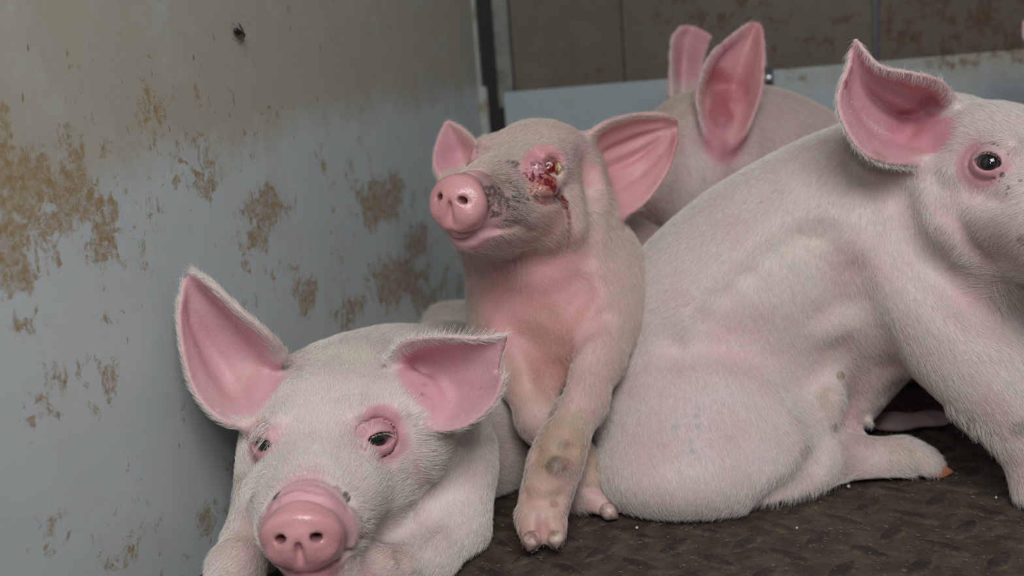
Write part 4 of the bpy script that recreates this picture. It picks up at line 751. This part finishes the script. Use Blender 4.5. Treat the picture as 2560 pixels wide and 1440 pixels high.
def P5():
    e = Ear([[(2590, 130, 1.03), (2560, 95, 1.03), (2558, 55, 1.03)], [(2610, 140, 1.05), (2590, 90, 1.05), (2570, 50, 1.035)], [(2650, 140, 1.03), (2625, 90, 1.03), (2580, 55, 1.03)]], ns=16, nt=10, k=.006)
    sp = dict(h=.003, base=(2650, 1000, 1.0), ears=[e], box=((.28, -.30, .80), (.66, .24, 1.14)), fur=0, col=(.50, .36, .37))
    sp['prims'] = [chain([(2640, 780, 1.0, 190), (2700, 600, 1.02, 200), (2760, 420, 1.02, 150)], .03, kk=.04), chain([(2710, 250, 1.03, 90), (2740, 330, 1.03, 130)], .03), chain([(2590, 820, .93, 120), (2560, 960, .91, 60), (2440, 1100, .895, 46), (2330, 1085, .885, 46), (2230, 1085, .88, 42), (2185, 1095, .88, 24)], .02, kk=.02),
        chain([(2620, 900, .92, 100), (2540, 1040, .88, 55), (2480, 1110, .865, 36)], .02), 'EARS']
    sp['paint'] = [(2300, 1060, 60, (.46, .28, .27), .7), (2220, 1050, 30, (.40, .33, .25), .5), (2400, 1120, 40, (.48, .36, .36), .5)]
    sp['hooves'] = [(2162, 1096, .875, 30, 13, 195, 0, (.48, .24, .15)), (2488, 1140, .85, 24, 10, -75, 0, (.35, .15, .12)), (2466, 1146, .87, 18, 8, -75, 0, (.30, .13, .11))]
    sp['avoid'] = [SPEC[3], SPEC[4]]
    return pig('piglet', sp, 'piglet mostly hidden behind the large right piglet, foreleg folded on the floor')[0]
def P6():
    sp = dict(h=.003, base=(1150, 1000, 1.15), ears=[], box=((-.12, -.03, .98), (.10, .26, 1.40)), fur=20, hlen=.008, hrad=.00012, col=(.55, .50, .44))
    sp['prims'] = [chain([(1140, 910, 1.13, 155), (1180, 905, 1.24, 150)], .03, kk=.04), blob(1120, 960, 1.09, 100, 120, 100, .03)]
    sp['flow'] = [(1130, 780, 1160, 790), (1080, 800, 1120, 790)]
    sp['avoid'] = [SPEC[1], SPEC[2]]
    return pig('piglet', sp, 'piglet lying in the far corner, only its pale back showing')[0]
P1(); P3(); P2(); P4(); P5(); P6()

# ------------------------------------------------------------------ small things
n = NB('fly_black'); FLY = n.done((.012, .010, .010), .35); n = NB('fly_wing'); WING = n.done((.09, .08, .08), .3, Alpha=.7)
def fly():
    s, z = on_wall(592, 84, CORN, ldir); c = np.array([*(CORN + ldir * s + lnrm * .003), z]); up = np.array([0, 0, 1.]); ld = np.array([*ldir, 0]); nn = np.array([*lnrm, 0])
    root = empty('fly', tuple(c - nn * .003), 'black fly sitting high on the stained left wall', 'fly'); ax = -ld * .93 - up * .25; ax /= np.linalg.norm(ax); sd = np.cross(nn, ax)
    P = []; Fc = []
    for (a, r, q) in ((.0, (.0022, .0014, .0014), 0), (.0026, (.0013, .0013, .0012), 0), (-.003, (.0026, .0016, .0014), 0)):
        b = len(P); P += [tuple(c + ax * (a + v[0] * r[0]) * 1.5 + sd * v[1] * r[1] * 1.5 + nn * v[2] * r[2] * 1.5) for v in SV2]; Fc += [tuple(i + b for i in f) for f in SF2]
    mesh_obj('body', P, Fc, FLY, root)
    for sg in (1, -1):
        w_ = [c + ax * 1.5 * (.001 - .0058 * t) + sd * sg * 1.5 * (.0006 + .0030 * t + wd * (.0020 * math.sin(math.pi * min(t * .9 + .1, 1)))) + nn * 1.5 * (.0016 + .0006 * k) for k in (0, -.2) for t in np.linspace(0, 1, 7) for wd in (-.5, .6)]
        ff = [(2 * i, 2 * i + 1, 2 * i + 3, 2 * i + 2) for i in range(6)] + [(14 + 2 * i, 16 + 2 * i, 17 + 2 * i, 15 + 2 * i) for i in range(6)]
        mesh_obj('wing', w_, ff, WING, root)
    for k in range(3):
        for sg in (1, -1):
            a = c + ax * 1.5 * (.0012 - .0014 * k); b = a + sd * sg * .0040 + nn * .0003 + ax * 1.5 * (.0012 - .0012 * k); e = a + sd * sg * .0060 - nn * .0029 + ax * 1.5 * (.0018 - .0022 * k); P = []; Fc = []
            for p, q in ((a, b), (b, e)):
                d = (q - p) / np.linalg.norm(q - p); u = np.cross(d, nn); u /= np.linalg.norm(u); w2 = np.cross(d, u); i0 = len(P)
                for o in (p, q): P += [tuple(o + (u * math.cos(t) + w2 * math.sin(t)) * .00016) for t in (0, 2.09, 4.19)]
                Fc += [(i0 + i, i0 + (i + 1) % 3, i0 + 3 + (i + 1) % 3, i0 + 3 + i) for i in range(3)]
            mesh_obj('leg', P, Fc, FLY, root)
fly()
def bolt():
    s, z = on_wall(1922, 205, RO, rdir); c0 = RO + rnrm * .010
    root = empty('bolt', (*(c0 + rdir * s), z), 'shiny round-headed bolt with dark plate on the pale lower panel', 'bolt')
    box('backing_plate', c0, rdir, rnrm, s - .006, s + .006, 0, .003, z - .022, z + .016, DSTEEL, root)
    b3 = np.array([*(c0 + rdir * s + rnrm * .004), z + .004]); r3, u3, n3 = np.array([*rdir, 0]), np.array([0, 0, 1.]), np.array([*rnrm, 0])
    mesh_obj('bolt_head', [tuple(b3 + (r3 * v[0] + u3 * v[1]) * .0068 + n3 * v[2] * .005) for v in SV], SF, STEEL, root)
    mesh_obj('bolt_head', [tuple(b3 - u3 * .014 + (r3 * v[0] + u3 * v[1]) * .004 + n3 * v[2] * .003) for v in SV2], SF2, DSTEEL, root)
bolt()
n = NB('feed_crumb'); CRUMB = n.done((.55, .50, .40), .6)
for px, py, r, lb in ((2121, 1219, .0013, 'pale crumb on the floor beside the right piglet hind leg'), (2490, 1246, .0009, 'tiny pale crumb on the floor at the far right'), (1592, 1322, .0011, 'pale crumb on the floor between the paw and the right piglet rump'), (1992, 1322, .0009, 'tiny pale crumb in front of the right piglet folded hind leg')):
    p = fl(px, py); v = p + np.array([0, 0, r * .7]) + SV2 * r * (1 + .18 * np.sin(SV2 @ np.array([7., 3., 5.])))[:, None]
    tag(mesh_obj('feed_crumb', v, SF2, CRUMB), lb, 'crumb')
# loose grit and chaff, uncountable
n = NB('chaff'); CH = n.done(n.mix(n.new('ShaderNodeObjectInfo').outputs['Random'], (.15, .105, .06), (.15, .105, .06)), .7)
P = []; Fc = []
for _ in range(2600):
    x, y = rng.uniform(-.12, .52), rng.uniform(.52, 1.0); a = rng.uniform(0, 6.28); l, w2 = rng.uniform(.0003, .0011) * rng.uniform(.5, 1.6), rng.uniform(.00012, .0003); dx, dy = math.cos(a) * l, math.sin(a) * l; nx, ny = -math.sin(a) * w2, math.cos(a) * w2; b = len(P); zt = rng.uniform(.0003, .0009)
    P += [(x - dx - nx, y - dy - ny, 0), (x + dx - nx, y + dy - ny, 0), (x + dx + nx, y + dy + ny, 0), (x - dx + nx, y - dy + ny, 0), (x - dx, y - dy, zt), (x + dx, y + dy, zt)]
    Fc += [(b, b + 1, b + 5, b + 4), (b + 2, b + 3, b + 4, b + 5), (b, b + 4, b + 3), (b + 1, b + 2, b + 5)]
tag(mesh_obj('chaff', P, Fc, CH, smooth=False), 'fine tan chaff and grit scattered over the dark tread floor', 'chaff', kind='stuff')
print('script time', round(time.time() - T0, 1))
